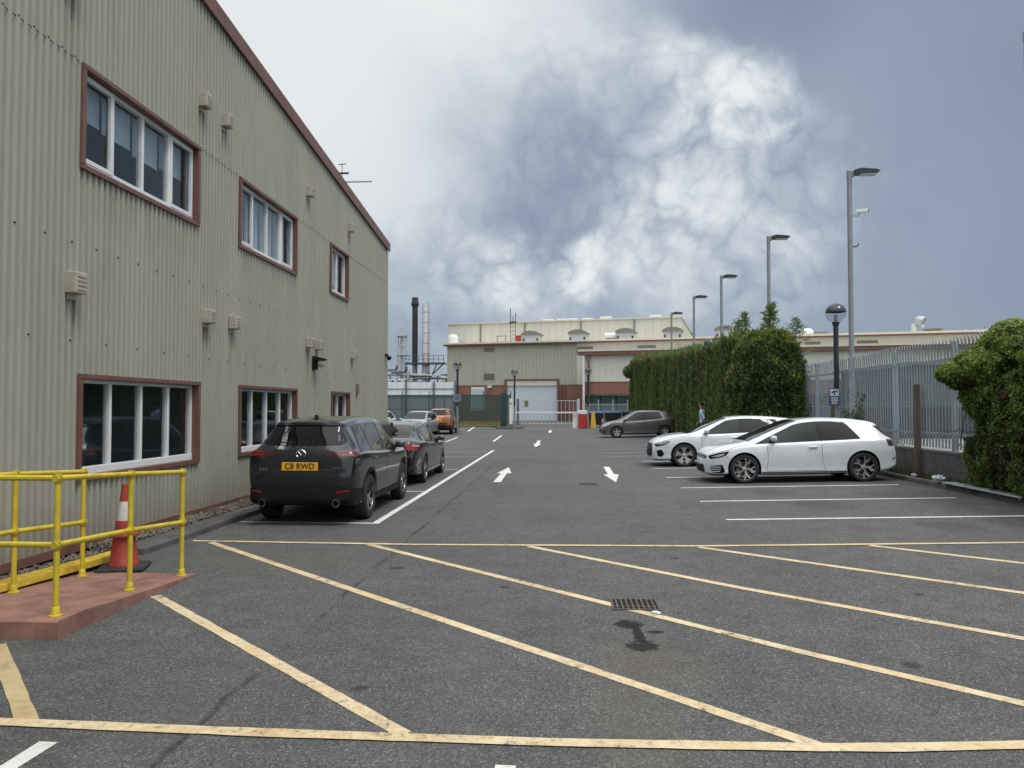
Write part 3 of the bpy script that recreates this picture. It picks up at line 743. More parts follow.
def asphalt():
    m, nt, b = new_mat('asphalt')
    L = nt.links
    tc = N(nt, 'ShaderNodeTexCoord'); V = tc.outputs['Object']
    n_big = noise(nt, 0.35, 6, 0.6, V); n_mid = noise(nt, 3.0, 6, 0.65, V); n_fine = noise(nt, 55, 4, 0.7, V)
    vor = N(nt, 'ShaderNodeTexVoronoi'); vor.inputs['Scale'].default_value = 100; L.new(V, vor.inputs['Vector'])
    base = ramp(nt, n_big.outputs['Fac'], [(0.25, (0.076, 0.077, 0.077)), (0.5, (0.094, 0.095, 0.094)), (0.75, (0.111, 0.111, 0.108))])
    # mottling
    md = ramp(nt, n_mid.outputs['Fac'], [(0.3, (0.78, 0.78, 0.79)), (0.7, (1.18, 1.17, 1.14))])
    m1 = N(nt, 'ShaderNodeMix', data_type='RGBA', blend_type='MULTIPLY'); m1.inputs[0].default_value = 1
    L.new(base.outputs[0], m1.inputs[6]); L.new(md.outputs[0], m1.inputs[7])
    # aggregate: each stone its own tone
    ag = ramp(nt, vor.outputs['Color'], [(0.0, (0.42, 0.42, 0.43)), (0.50, (0.85, 0.85, 0.83)), (0.80, (1.3, 1.28, 1.24)), (0.95, (2.4, 2.35, 2.25))])
    m2 = N(nt, 'ShaderNodeMix', data_type='RGBA', blend_type='MULTIPLY'); m2.inputs[0].default_value = 1
    L.new(m1.outputs[2], m2.inputs[6]); L.new(ag.outputs[0], m2.inputs[7])
    cur = m2.outputs[2]
    sx = N(nt, 'ShaderNodeSeparateXYZ'); L.new(V, sx.inputs[0])
    def math_(op, a, bb=None, c=None):
        q = N(nt, 'ShaderNodeMath', operation=op)
        for i, v in enumerate((a, bb, c)):
            if v is None: continue
            if isinstance(v, (int, float)): q.inputs[i].default_value = v
            else: L.new(v, q.inputs[i])
        return q.outputs[0]
    def mixcol(fac, col, cur):
        q = N(nt, 'ShaderNodeMix', data_type='RGBA'); q.inputs[7].default_value = (*col, 1)
        L.new(fac, q.inputs[0]); L.new(cur, q.inputs[6]); return q.outputs[2]
    def blot(x, y, rx, ry, nz, col, amt, cur, sharp=0.25):
        dx = math_('DIVIDE', math_('SUBTRACT', sx.outputs['X'], x), rx); dy = math_('DIVIDE', math_('SUBTRACT', sx.outputs['Y'], y), ry)
        d = math_('SQRT', math_('ADD', math_('MULTIPLY', dx, dx), math_('MULTIPLY', dy, dy)))
        nn = noise(nt, nz, 6, 0.7, V)
        d2 = math_('ADD', d, math_('MULTIPLY', math_('SUBTRACT', nn.outputs['Fac'], 0.5), 2.4))
        mr = N(nt, 'ShaderNodeMapRange', interpolation_type='SMOOTHSTEP'); mr.inputs['From Min'].default_value = 1 - sharp; mr.inputs['From Max'].default_value = 1 + sharp
        mr.inputs['To Min'].default_value = amt; mr.inputs['To Max'].default_value = 0; L.new(d2, mr.inputs['Value'])
        return mixcol(mr.outputs[0], col, cur)
    # wheel tracks, gently polished paler strips along the lane
    for xx in (-1.9, -0.4, 0.75, 2.1):
        dd = math_('ABSOLUTE', math_('ADD', math_('SUBTRACT', sx.outputs['X'], xx), math_('MULTIPLY', n_big.outputs['Fac'], 0.5)))
        mr = N(nt, 'ShaderNodeMapRange', interpolation_type='SMOOTHSTEP'); mr.inputs['From Min'].default_value = 0; mr.inputs['From Max'].default_value = 0.35
        mr.inputs['To Min'].default_value = 0.13; mr.inputs['To Max'].default_value = 0; L.new(dd, mr.inputs['Value'])
        cur = mixcol(mr.outputs[0], (0.115, 0.113, 0.108), cur)
    # laying seam with an opened crack
    wob = noise(nt, 1.6, 5, 0.7, V)
    dd = math_('ABSOLUTE', math_('ADD', math_('SUBTRACT', sx.outputs['X'], -1.92), math_('MULTIPLY', math_('SUBTRACT', wob.outputs['Fac'], 0.5), 0.22)))
    mr = N(nt, 'ShaderNodeMapRange'); mr.inputs['From Min'].default_value = 0.004; mr.inputs['From Max'].default_value = 0.035
    mr.inputs['To Min'].default_value = 0.75; mr.inputs['To Max'].default_value = 0; L.new(dd, mr.inputs['Value'])
    gate = ramp(nt, noise(nt, 0.9, 4, 0.7, V).outputs['Fac'], [(0.42, (0, 0, 0)), (0.56, (1, 1, 1))])
    cur = mixcol(math_('MULTIPLY', mr.outputs[0], gate.outputs[0]), (0.018, 0.018, 0.018), cur)
    # stains
    cur = blot(0.62, 5.35, 0.30, 0.42, 2.6, (0.115, 0.092, 0.066), 0.35, cur, 0.7)
    cur = blot(0.42, 4.2, 0.22, 0.9, 2.2, (0.11, 0.09, 0.068), 0.22, cur, 0.7)
    cur = blot(0.54, 6.20, 0.10, 0.12, 13, (0.008, 0.008, 0.008), 0.97, cur, 0.14)
    cur = blot(0.60, 5.92, 0.04, 0.26, 15, (0.008, 0.008, 0.008), 0.97, cur, 0.16)
    cur = blot(0.60, 5.64, 0.12, 0.12, 15, (0.009, 0.009, 0.009), 0.95, cur, 0.2)
    cur = blot(0.73, 6.0, 0.06, 0.035, 16, (0.008, 0.008, 0.008), 0.95, cur, 0.16)
    cur = blot(-3.2, 8.5, 0.9, 0.5, 1.8, (0.11, 0.092, 0.07), 0.3, cur, 0.8)
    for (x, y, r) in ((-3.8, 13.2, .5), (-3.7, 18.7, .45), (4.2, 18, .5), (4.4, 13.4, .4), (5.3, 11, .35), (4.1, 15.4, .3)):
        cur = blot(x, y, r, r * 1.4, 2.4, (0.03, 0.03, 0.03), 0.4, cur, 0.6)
    for (x, y, r) in ((-1.2, 4.7, .05), (2.3, 5.3, .06), (-.5, 7.4, .05), (3.2, 7.2, .05), (-1.7, 8.2, .08), (1.3, 8.9, .06)):
        cur = blot(x, y, r, r, 20, (0.02, 0.02, 0.02), 0.7, cur, 0.3)
    L.new(cur, b.inputs['Base Color'])
    rr = ramp(nt, n_mid.outputs['Fac'], [(0.3, (0.78, 0.78, 0.78)), (0.7, (0.92, 0.92, 0.92))]); L.new(rr.outputs[0], b.inputs['Roughness'])
    b.inputs['Specular IOR Level'].default_value = 0.35
    hs = math_('ADD', math_('MULTIPLY', vor.outputs['Distance'], 0.6), math_('MULTIPLY', n_fine.outputs['Fac'], 0.6))
    bp = N(nt, 'ShaderNodeBump'); bp.inputs['Strength'].default_value = 0.7; bp.inputs['Distance'].default_value = 0.006
    L.new(hs, bp.inputs['Height']); L.new(bp.outputs[0], b.inputs['Normal'])
    return m

def worn_paint(name, col, under=(0.068, 0.067, 0.064), wear=0.42, sc=14, dirt=(0.5, 0.42, 0.3)):
    m, nt, b = new_mat(name); L = nt.links
    tc = N(nt, 'ShaderNodeTexCoord'); V = tc.outputs['Object']
    n1 = noise(nt, sc, 8, 0.75, V); n2 = noise(nt, 1.1, 4, 0.6, V); n3 = noise(nt, 60, 3, 0.7, V)
    ad = N(nt, 'ShaderNodeMath', operation='MULTIPLY_ADD'); ad.inputs[1].default_value = 0.55; L.new(n2.outputs['Fac'], ad.inputs[0]); L.new(n1.outputs['Fac'], ad.inputs[2])
    ad2 = N(nt, 'ShaderNodeMath', operation='MULTIPLY_ADD'); ad2.inputs[1].default_value = 0.35; L.new(n3.outputs['Fac'], ad2.inputs[0]); L.new(ad.outputs[0], ad2.inputs[2])
    r = ramp(nt, ad2.outputs[0], [(wear + 0.38, under), (wear + 0.50, tuple(0.75 * c + 0.25 * u for c, u in zip(col, under))), (wear + 0.66, col)])
    # tint patches of grime
    g = ramp(nt, noise(nt, 2.3, 6, 0.7, V).outputs['Fac'], [(0.36, tuple(0.82 * d / max(dirt) for d in dirt)), (0.60, (1, 1, 1))])
    mx = N(nt, 'ShaderNodeMix', data_type='RGBA', blend_type='MULTIPLY'); mx.inputs[0].default_value = 0.7
    L.new(r.outputs[0], mx.inputs[6]); L.new(g.outputs[0], mx.inputs[7]); L.new(mx.outputs[2], b.inputs['Base Color'])
    b.inputs['Roughness'].default_value = 0.75
    vor = N(nt, 'ShaderNodeTexVoronoi'); vor.inputs['Scale'].default_value = 78; L.new(V, vor.inputs['Vector'])
    bp = N(nt, 'ShaderNodeBump'); bp.inputs['Strength'].default_value = 0.35; bp.inputs['Distance'].default_value = 0.005
    L.new(vor.outputs['Distance'], bp.inputs['Height']); L.new(bp.outputs[0], b.inputs['Normal'])
    return m

M['asphalt'] = asphalt()
M['line_y'] = worn_paint('worn_yellow_paint', (0.66, 0.54, 0.345), wear=0.35)
M['line_y2'] = worn_paint('scuffed_yellow_paint', (0.50, 0.39, 0.22), wear=0.30, sc=9)
M['line_w'] = worn_paint('worn_white_paint', (0.66, 0.66, 0.63), wear=0.24, dirt=(0.5, 0.48, 0.45))
M['line_wf'] = worn_paint('faded_white_paint', (0.40, 0.40, 0.385), wear=0.36, dirt=(0.5, 0.48, 0.45))

g = MB()
GY = [-400, -40, -6, 3, 12, 25, 45, 70, 130, 900]
vs = [(x, y, zg(x)) for y in GY for x in GX]
nx = len(GX)
g.add(vs, [(j * nx + i, j * nx + i + 1, (j + 1) * nx + i + 1, (j + 1) * nx + i) for j in range(len(GY) - 1) for i in range(nx - 1)])
tag(g.build('ground', M['asphalt']), kind='structure')

def subdiv(p, q, step=0.12):
    d = math.hypot(q[0] - p[0], q[1] - p[1]); n = max(1, int(d / step))
    return [(p[0] + (q[0] - p[0]) * i / n, p[1] + (q[1] - p[1]) * i / n) for i in range(n + 1)]
def road_line(pts, w, mat, lift=0.004, name='road_marking'):
    full = []
    for p, q in zip(pts[:-1], pts[1:]):
        s = subdiv(p, q); full += s if not full else s[1:]
    vs = []; fs = []
    for i, p in enumerate(full):
        a = full[max(i - 1, 0)]; b = full[min(i + 1, len(full) - 1)]
        t = Vector((b[0] - a[0], b[1] - a[1])).normalized(); nrm = Vector((-t.y, t.x))
        j = 1 + random.uniform(-0.07, 0.07)
        for s in (-1, 1):
            x = p[0] + nrm.x * w / 2 * s * j; y = p[1] + nrm.y * w / 2 * s * j
            vs.append((x, y, zg(x) + lift))
    for i in range(len(full) - 1): fs.append((2 * i, 2 * i + 1, 2 * i + 3, 2 * i + 2))
    m = MB().add(vs, fs)
    return tag(m.build(name, mat), kind='structure')
def road_poly(poly, mat, lift=0.004):
    vs = [(x, y, zg(x) + lift) for x, y in poly]
    return tag(MB().add(vs, [tuple(range(len(poly)))]).build('road_marking', mat), kind='structure')

# yellow hatched box
road_line([(-4.62, 9.68), (-1.75, 9.58), (1.7, 9.68), (5.6, 9.68), (7.2, 9.68)], 0.088, M['line_y'], 0.0075)
road_line([(-4.0, 4.12), (-1.57, 4.03), (0, 4.0), (1.3, 4.02), (2.35, 4.08), (7.2, 4.2)], 0.098, M['line_y'], 0.0075)
road_line([(-4.0, 5.40), (-2.86, 4.10)], 0.105, M['line_y2'], 0.0035)
for a, b in (((-3.62, 6.87), (-0.80, 4.06)), ((-4.35, 9.60), (1.3, 4.05)), ((-2.34, 9.58), (3.12, 4.14)), ((-0.36, 9.56), (5.0, 4.2)), ((1.70, 9.62), (7.0, 4.35)), ((3.72, 9.62), (7.2, 6.18)), ((5.72, 9.62), (7.2, 8.15))):
    road_line([a, b], 0.094, M['line_y'], 0.0035)
# white bays
road_line([(-4.7, 11.33), (-2.66, 11.30)], 0.09, M['line_w']); road_line([(-2.66, 11.25), (-2.52, 30.4)], 0.105, M['line_w'], 0.006)
for y, x0 in ((15.6, -4.6), (21.13, -4.6), (26.5, -4.6), (29.5, -4.9)): road_line([(x0, y), (-2.7, y)], 0.09, M['line_w' if y < 25 else 'line_wf'])
road_line([(-5.45, 37.7), (-5.6, 43.3)], 0.11, M['line_w']); road_line([(-3.18, 38.4), (-3.36, 46.4)], 0.12, M['line_w'])
road_line([(-6.25, 54), (-7.1, 66)], 0.13, M['line_w']); road_line([(-6.0, 46.3), (-3.5, 46.3)], 0.10, M['line_wf'])
for k, y in enumerate((11.86, 14.12, 16.42, 18.8, 21.5, 24.2)): road_line([(2.5 + 0.02 * k, y), (6.95, y)], 0.095, M['line_w'])
for y in (26.9, 29.0, 31.2, 33.7, 36.1, 38.6, 41.1, 43.7): road_line([(1.58, y), (6.6, y)], 0.095, M['line_wf'])
for x in (-2.58, -0.25, 2.07): road_line([(x, 3.74 if x > -1 else 3.86), (x - 0.15, -1.2)], 0.10, M['line_w'])
road_line([(-2.4, 60.3), (1.6, 60.3)], 0.35, M['line_wf'])
for X0, Y0, Y1, sgn, sl in ((-1.38, 17.65, 21.95, 1, 0.0), (1.365, 22.3, 17.7, -1, 0.014), (-0.95, 39.4, 33.0, -1, 0.0), (-0.55, 57.0, 51.0, -1, 0.0)):
    L_ = Y1 - Y0; tip = 0.46
    poly = [(X0 - 0.085, Y0), (X0 + 0.085, Y0), (X0 + 0.075, Y0 + L_ * (1 - tip)), (X0 + 0.19, Y0 + L_ * (1 - tip)), (X0, Y1), (X0 - 0.19, Y0 + L_ * (1 - tip)), (X0 - 0.075, Y0 + L_ * (1 - tip))]
    poly = [(x + sl * (y - Y0), y) for x, y in poly]
    # cut the arrow into strips along its length so that it follows the camber
    road_poly(poly, M['line_w'], 0.005)

# drain grates
M['iron'] = pmat('cast_iron', (0.15, 0.12, 0.10), 0.6, 0.6, var=0.4, scale=25, bump=0.4)
M['pit'] = pmat('drain_shade_sheet', (0.004, 0.004, 0.004), 1.0)  # flat black sheet; darkness of the drain shaft is put into its colour
def grate(x, y, w, l, label):
    z = zg(x)
    t = empty('drain_grate', (x, y, z), 0, label, 'drain', 'gully grates in the asphalt')
    MB().box(-w / 2 + .01, w / 2 - .01, -l / 2 + .01, l / 2 - .01, 0.003, 0.006).build('drain_shade_sheet', M['pit'], t)
    f = MB()
    f.box(-w / 2, w / 2, -l / 2, -l / 2 + .018, .002, .012).box(-w / 2, w / 2, l / 2 - .018, l / 2, .002, .012)
    f.box(-w / 2, -w / 2 + .016, -l / 2 + .018, l / 2 - .018, .002, .012).box(w / 2 - .016, w / 2, -l / 2 + .018, l / 2 - .018, .002, .012)
    for k in range(1, 9): 
        xx = -w / 2 + w * k / 9; f.box(xx - .0075, xx + .0075, -l / 2 + .018, l / 2 - .018, .002, .0115)
    for k in (1, ): f.box(-w / 2 + .016, w / 2 - .016, -l * .19 - .007, -l * .19 + .007, .002, .0105)
    f.build('grate_bars', M['iron'], t)
grate(0.655, 6.80, 0.40, 0.37, 'iron drain grate in the hatched area just above the dark oil stain')
grate(0.66, 17.3, 0.40, 0.40, 'far iron drain grate in the lane beside the downward white arrow')

# left kerb, gravel strip, right kerb
M['kerb'] = pmat('kerb_concrete', (0.085, 0.084, 0.08), 0.9, var=0.35, scale=3, bump=0.5)
M['kerb2'] = pmat('mossy_kerb_concrete', (0.12, 0.115, 0.10), 0.95, var=0.45, scale=3, bump=0.6)
k = MB()
y = 8.75
while y < 25.4:
    k.bbox(-4.92, -4.74 + random.uniform(-.006, .006), y, y + 0.895, -0.05, 0.085 + random.uniform(-.006, .006), 0.018); y += 0.905
k.box(-5.40, -4.925, 8.75, 25.4, -0.05, 0.055)
tag(k.build('kerb', M['kerb']), kind='structure')
k = MB(); y = 4.6
while y < 80:
    k.bbox(7.43 + random.uniform(-.01, .01), 7.58, y, y + 0.895, 0.05, 0.225 + random.uniform(-.01, .01), 0.02); y += 0.905
tag(k.build('kerb', M['kerb2']), kind='structure')
M['soil'] = pmat('soil_litter', (0.06, 0.05, 0.035), 0.95, var=0.5, scale=18, bump=1.0)
tag(MB().box(7.585, 7.66, 4.6, 80, 0.1, 0.195).build('ground', M['soil']), kind='structure')

# gravel by the wall
M['gravel'] = pmat('gravel_stone', (0.17, 0.145, 0.115), 0.9, var=0.6, scale=4)
gv = []; gf = []
for i in range(5200):
    x = random.uniform(-5.44, -5.12); yy = random.uniform(4.5, 13.5) if i < 4200 else random.uniform(13.5, 25)
    s = random.uniform(.012, .026); z0 = (0.055 if yy > 8.75 else 0.0) + random.uniform(0, .05) 
    rot = Matrix.Rotation(random.uniform(0, 6.28), 3, Vector((random.random() - .5, random.random() - .5, random.random())).normalized())
    n0 = len(gv)
    for p in ((1, 0, 0), (-1, 0, 0), (0, .8, 0), (0, -.8, 0), (0, 0, .7), (0, 0, -.7)):
        q = rot @ Vector(p) * s; gv.append((x + q.x, yy + q.y, z0 + q.z))
    for f in ((0, 2, 4), (2, 1, 4), (1, 3, 4), (3, 0, 4), (2, 0, 5), (1, 2, 5), (3, 1, 5), (0, 3, 5)): gf.append(tuple(n0 + i_ for i_ in f))
tag(MB().add(gv, gf).build('gravel', M['gravel'], fix=False), kind='stuff')

# ------------------------------------------------------------------ clad building
def clad_mat(name, col, var=0.07, runs=()):
    m, nt, b = new_mat(name); L = nt.links
    v = mapping(nt, (1, 1, 0.12)); n = noise(nt, 1.5, 6, 0.6, v); n2 = noise(nt, 7, 5, 0.7, mapping(nt, (1, 1, 0.25)))
    r = ramp(nt, n.outputs['Fac'], [(0.3, [c * (1 - var) for c in col]), (0.7, [c * (1 + var) for c in col])])
    s = ramp(nt, n2.outputs['Fac'], [(0.30, (0.80, 0.78, 0.74)), (0.5, (1, 1, 1))])
    mx = N(nt, 'ShaderNodeMix', data_type='RGBA', blend_type='MULTIPLY'); mx.inputs[0].default_value = 0.45
    L.new(r.outputs[0], mx.inputs[6]); L.new(s.outputs[0], mx.inputs[7])
    # splash dirt near the ground: soil coloured
    tc = N(nt, 'ShaderNodeTexCoord'); sx = N(nt, 'ShaderNodeSeparateXYZ'); L.new(tc.outputs['Object'], sx.inputs[0])
    ad = N(nt, 'ShaderNodeMath', operation='MULTIPLY_ADD'); ad.inputs[1].default_value = -0.9; L.new(n2.outputs['Fac'], ad.inputs[0]); L.new(sx.outputs['Z'], ad.inputs[2])
    mr = N(nt, 'ShaderNodeMapRange'); mr.inputs['From Min'].default_value = -0.35; mr.inputs['From Max'].default_value = 0.25; mr.inputs['To Min'].default_value = 0.55; mr.inputs['To Max'].default_value = 0
    L.new(ad.outputs[0], mr.inputs['Value'])
    m2 = N(nt, 'ShaderNodeMix', data_type='RGBA'); m2.inputs[7].default_value = (0.20, 0.17, 0.12, 1); L.new(mr.outputs[0], m2.inputs[0]); L.new(mx.outputs[2], m2.inputs[6])
    cur = m2.outputs[2]
    if runs:
        st = noise(nt, 10, 5, 0.7, mapping(nt, (1, 1, 0.05))); sr = ramp(nt, st.outputs['Fac'], [(0.46, (0, 0, 0)), (0.62, (1, 1, 1))])
        tot = None
        def mm(op, a, bb):
            q = N(nt, 'ShaderNodeMath', operation=op)
            for i, v_ in enumerate((a, bb)):
                if isinstance(v_, (int, float)): q.inputs[i].default_value = v_
                else: L.new(v_, q.inputs[i])
            return q.outputs[0]
        for (ya, yb, zt, ln, am) in runs:
            iny = mm('MULTIPLY', mm('GREATER_THAN', sx.outputs['Y'], ya), mm('LESS_THAN', sx.outputs['Y'], yb))
            fz = N(nt, 'ShaderNodeMapRange'); fz.inputs['From Min'].default_value = zt - ln; fz.inputs['From Max'].default_value = zt; fz.inputs['To Min'].default_value = 0; fz.inputs['To Max'].default_value = am
            L.new(sx.outputs['Z'], fz.inputs['Value'])
            q = mm('MULTIPLY', mm('MULTIPLY', iny, fz.outputs[0]), mm('LESS_THAN', sx.outputs['Z'], zt))
            tot = q if tot is None else mm('MAXIMUM', tot, q)
        m3 = N(nt, 'ShaderNodeMix', data_type='RGBA'); m3.inputs[7].default_value = (0.115, 0.105, 0.085, 1)
        L.new(mm('MULTIPLY', tot, sr.outputs[0]), m3.inputs[0]); L.new(cur, m3.inputs[6]); cur = m3.outputs[2]
    L.new(cur, b.inputs['Base Color']); b.inputs['Roughness'].default_value = 0.55
    return m
VENTS = ((8.3, 6.5, 1), (8.42, 3.09, 1.1), (11.55, 6.4, 1), (12.34, 6.38, 1), (16.63, 6.4, 1), (19.99, 6.38, 1), (11.77, 3.1, 1), (12.73, 3.11, 1), (16.72, 3.10, 1), (17.32, 3.1, 1), (20.36, 3.08, 1))
RUNS = [(a - 12, b - 12, z, l, am) for a, b, z, l, am in [(8.54, 11.5, 4.46, .7, .38), (12.99, 15.95, 4.46, .7, .34), (18.36, 19.98, 4.46, .7, .3), (8.56, 11.58, .87, .5, .3), (13.05, 16.02, .87, .5, .3)] + [(y - .10, y + .10, z - .08, .95, .75) for y, z, _ in VENTS] + [(17.04, 17.24, 2.6, .9, .6)]]
M['clad'] = clad_mat('stone_beige_cladding', (0.372, 0.372, 0.308), runs=RUNS)
M['brown'] = pmat('red_brown_trim', (0.165, 0.080, 0.060), 0.5, var=0.18, scale=4)
M['upvc'] = pmat('white_window_frame', (0.74, 0.75, 0.75), 0.4, var=0.05)
M['glass'] = thin_glass('window_glass', (0.84, 0.89, 0.91), 0.008, 1.62, wav=0.06)
M['blind'] = pmat('roller_blind', (0.72, 0.77, 0.80), 0.8, var=0.08)
M['room'] = pmat('room_wall', (0.42, 0.43, 0.43), 0.9, var=0.2, scale=1)
M['ventw'] = pmat('beige_vent_box', (0.42, 0.39, 0.31), 0.6, var=0.15, scale=8)
M['roofm'] = pmat('roof_sheet', (0.22, 0.21, 0.19), 0.6, var=0.2)
M['steelw'] = pmat('ceiling_panel', (0.75, 0.72, 0.6), 0.6)

WX = -5.50
YE = 24.67; YS = -14.0
def roof_z(y): return 6.84 + 0.0915 * (YE - y)
bld = empty('clad_building', (WX, 12, 0), 0, 'long beige corrugated two storey building with brown framed windows beside the parked SUV', 'building')
def L2(p): return (p[0] - WX, p[1] - 12, p[2])
wins = [(8.54, 11.50, 4.44, 5.66, 4), (12.99, 15.95, 4.44, 5.66, 4), (18.36, 19.98, 4.44, 5.66, 2), (8.56, 11.58, 0.85, 2.08, 4), (13.05, 16.02, 0.85, 2.08, 4), (18.5, 20.16, 0.85, 2.08, 2)]
# corrugated sheet
per = 0.116; sub = 12
ys = []; y = YS
cols = sorted(set([round(YS + i * per / sub, 5) for i in range(int((YE - YS) / (per / sub)) + 1)] + [YE] + [w[0] for w in wins] + [w[1] for w in wins]))
def corr(y):
    t = (y / per) % 1.0
    # flat pan with narrower crown
    if t < 0.30: a = 0
    elif t < 0.40: a = (t - 0.30) / 0.10
    elif t < 0.86: a = 1
    elif t < 0.96: a = 1 - (t - 0.86) / 0.10
    else: a = 0
    a = a * a * (3 - 2 * a)
    return 0.036 * a
rows = [0.10, 0.85, 2.08, 3.55, 4.44, 5.66]
vs = []; fs = []; idx = {}
def vid(i, j):
    key = (i, j)
    if key in idx: return idx[key]
    y = cols[i]; z = rows[j] if j < len(rows) else roof_z(y) - 0.02
    lap = 0.006 if j >= 5 else 0.0
    idx[key] = len(vs); vs.append(L2((WX + corr(y) + lap, y, z))); return idx[key]
for i in range(len(cols) - 1):
    ym = (cols[i] + cols[i + 1]) / 2
    for j in range(len(rows)):
        zlo = rows[j]; zhi = rows[j + 1] if j + 1 < len(rows) else 99
        if any(w[0] <= ym <= w[1] and w[2] - 1e-3 <= zlo and zhi <= w[3] + 1e-3 for w in wins): continue
        fs.append((vid(i, j), vid(i + 1, j), vid(i + 1, j + 1), vid(i, j + 1)))
MB().add(vs, fs).build('wall', M['clad'], bld, 50)
# rest of the shell: far end, back, roof
o = MB()
zr = roof_z(YS)
o.add([L2(p) for p in [(WX - .01, YE, 0), (WX - 40, YE, 0), (WX - 40, YE, roof_z(YE)), (WX - .01, YE, roof_z(YE))]], [(0, 1, 2, 3)])
o.add([L2(p) for p in [(WX - .01, YS, 0), (WX - 40, YS, 0), (WX - 40, YS, zr), (WX - .01, YS, zr)]], [(0, 1, 2, 3)])
o.add([L2(p) for p in [(WX - 40, YS, 0), (WX - 40, YE, 0), (WX - 40, YE, roof_z(YE)), (WX - 40, YS, zr)]], [(0, 1, 2, 3)])
o.build('end_wall', M['clad'], bld)
r = MB()
r.add([L2(p) for p in [(WX + .06, YS - .3, roof_z(YS - .3)), (WX - 40.2, YS - .3, roof_z(YS - .3)), (WX - 40.2, YE + .15, roof_z(YE + .15)), (WX + .06, YE + .15, roof_z(YE + .15)),
                      (WX + .06, YS - .3, roof_z(YS - .3) + .08), (WX - 40.2, YS - .3, roof_z(YS - .3) + .08), (WX - 40.2, YE + .15, roof_z(YE + .15) + .08), (WX + .06, YE + .15, roof_z(YE + .15) + .08)]],
      [(0, 1, 2, 3), (4, 7, 6, 5), (0, 4, 5, 1), (1, 5, 6, 2), (2, 6, 7, 3), (3, 7, 4, 0)])
r.build('roof', M['roofm'], bld)
v = MB()
def slab(y0, y1, zoff0, zoff1, x0, x1):
    p = []
    for x in (x0, x1):
        for y in (y0, y1):
            for zo in (zoff0, zoff1): p.append(L2((x, y, roof_z(y) + zo)))
    v.add(p, [(0, 1, 3, 2), (4, 6, 7, 5), (0, 4, 5, 1), (2, 3, 7, 6), (0, 2, 6, 4), (1, 5, 7, 3)])
slab(YS - .3, YE + .12, -.12, .14, WX + .062, WX + .10); slab(YS - .3, YE + .12, .085, .15, WX - .2, WX + .06)
v.build('verge_trim', M['brown'], bld)
MB().box(0.0, 0.05, YE - .10 - 12, YE + .05 - 12, 0.1, roof_z(YE) - .15).build('corner_trim', M['clad'], bld)
MB().tube([L2((WX - .15, YE + .12, 0.1)), L2((WX - .15, YE + .12, roof_z(YE) - .2))], .05, 10).build('downpipe', pmat('grey_downpipe', (.35, .35, .33), .5), bld, 40)
MB().box(-.02, .055, YS - 12, YE - 12, .06, .155).build('drip_trim', M['brown'], bld)
fx = MB()
for zrow, st in ((5.675, 2), (3.56, 4), (2.45, 6)):
    i = 0; yy = math.ceil(YS / per) * per + per * .63
    while yy < YE:
        if i % st == 0 and yy > 4 and not any(w[0] - .05 <= yy <= w[1] + .05 and w[2] - .05 < zrow < w[3] + .05 for w in wins):
            fx.lathe([(.011, 0), (.011, .010), (0.0, .014)], c=L2((WX + .036, yy, zrow)), n=6, axis='x')
        i += 1; yy += per
tag(fx.build('fixing_screws', M['black'], bld, fix=False), kind='stuff')
MB().box(.031, .037, YS - 12, YE - 12.02, 5.655, 5.662).build('sheet_lap', M['black'], bld)
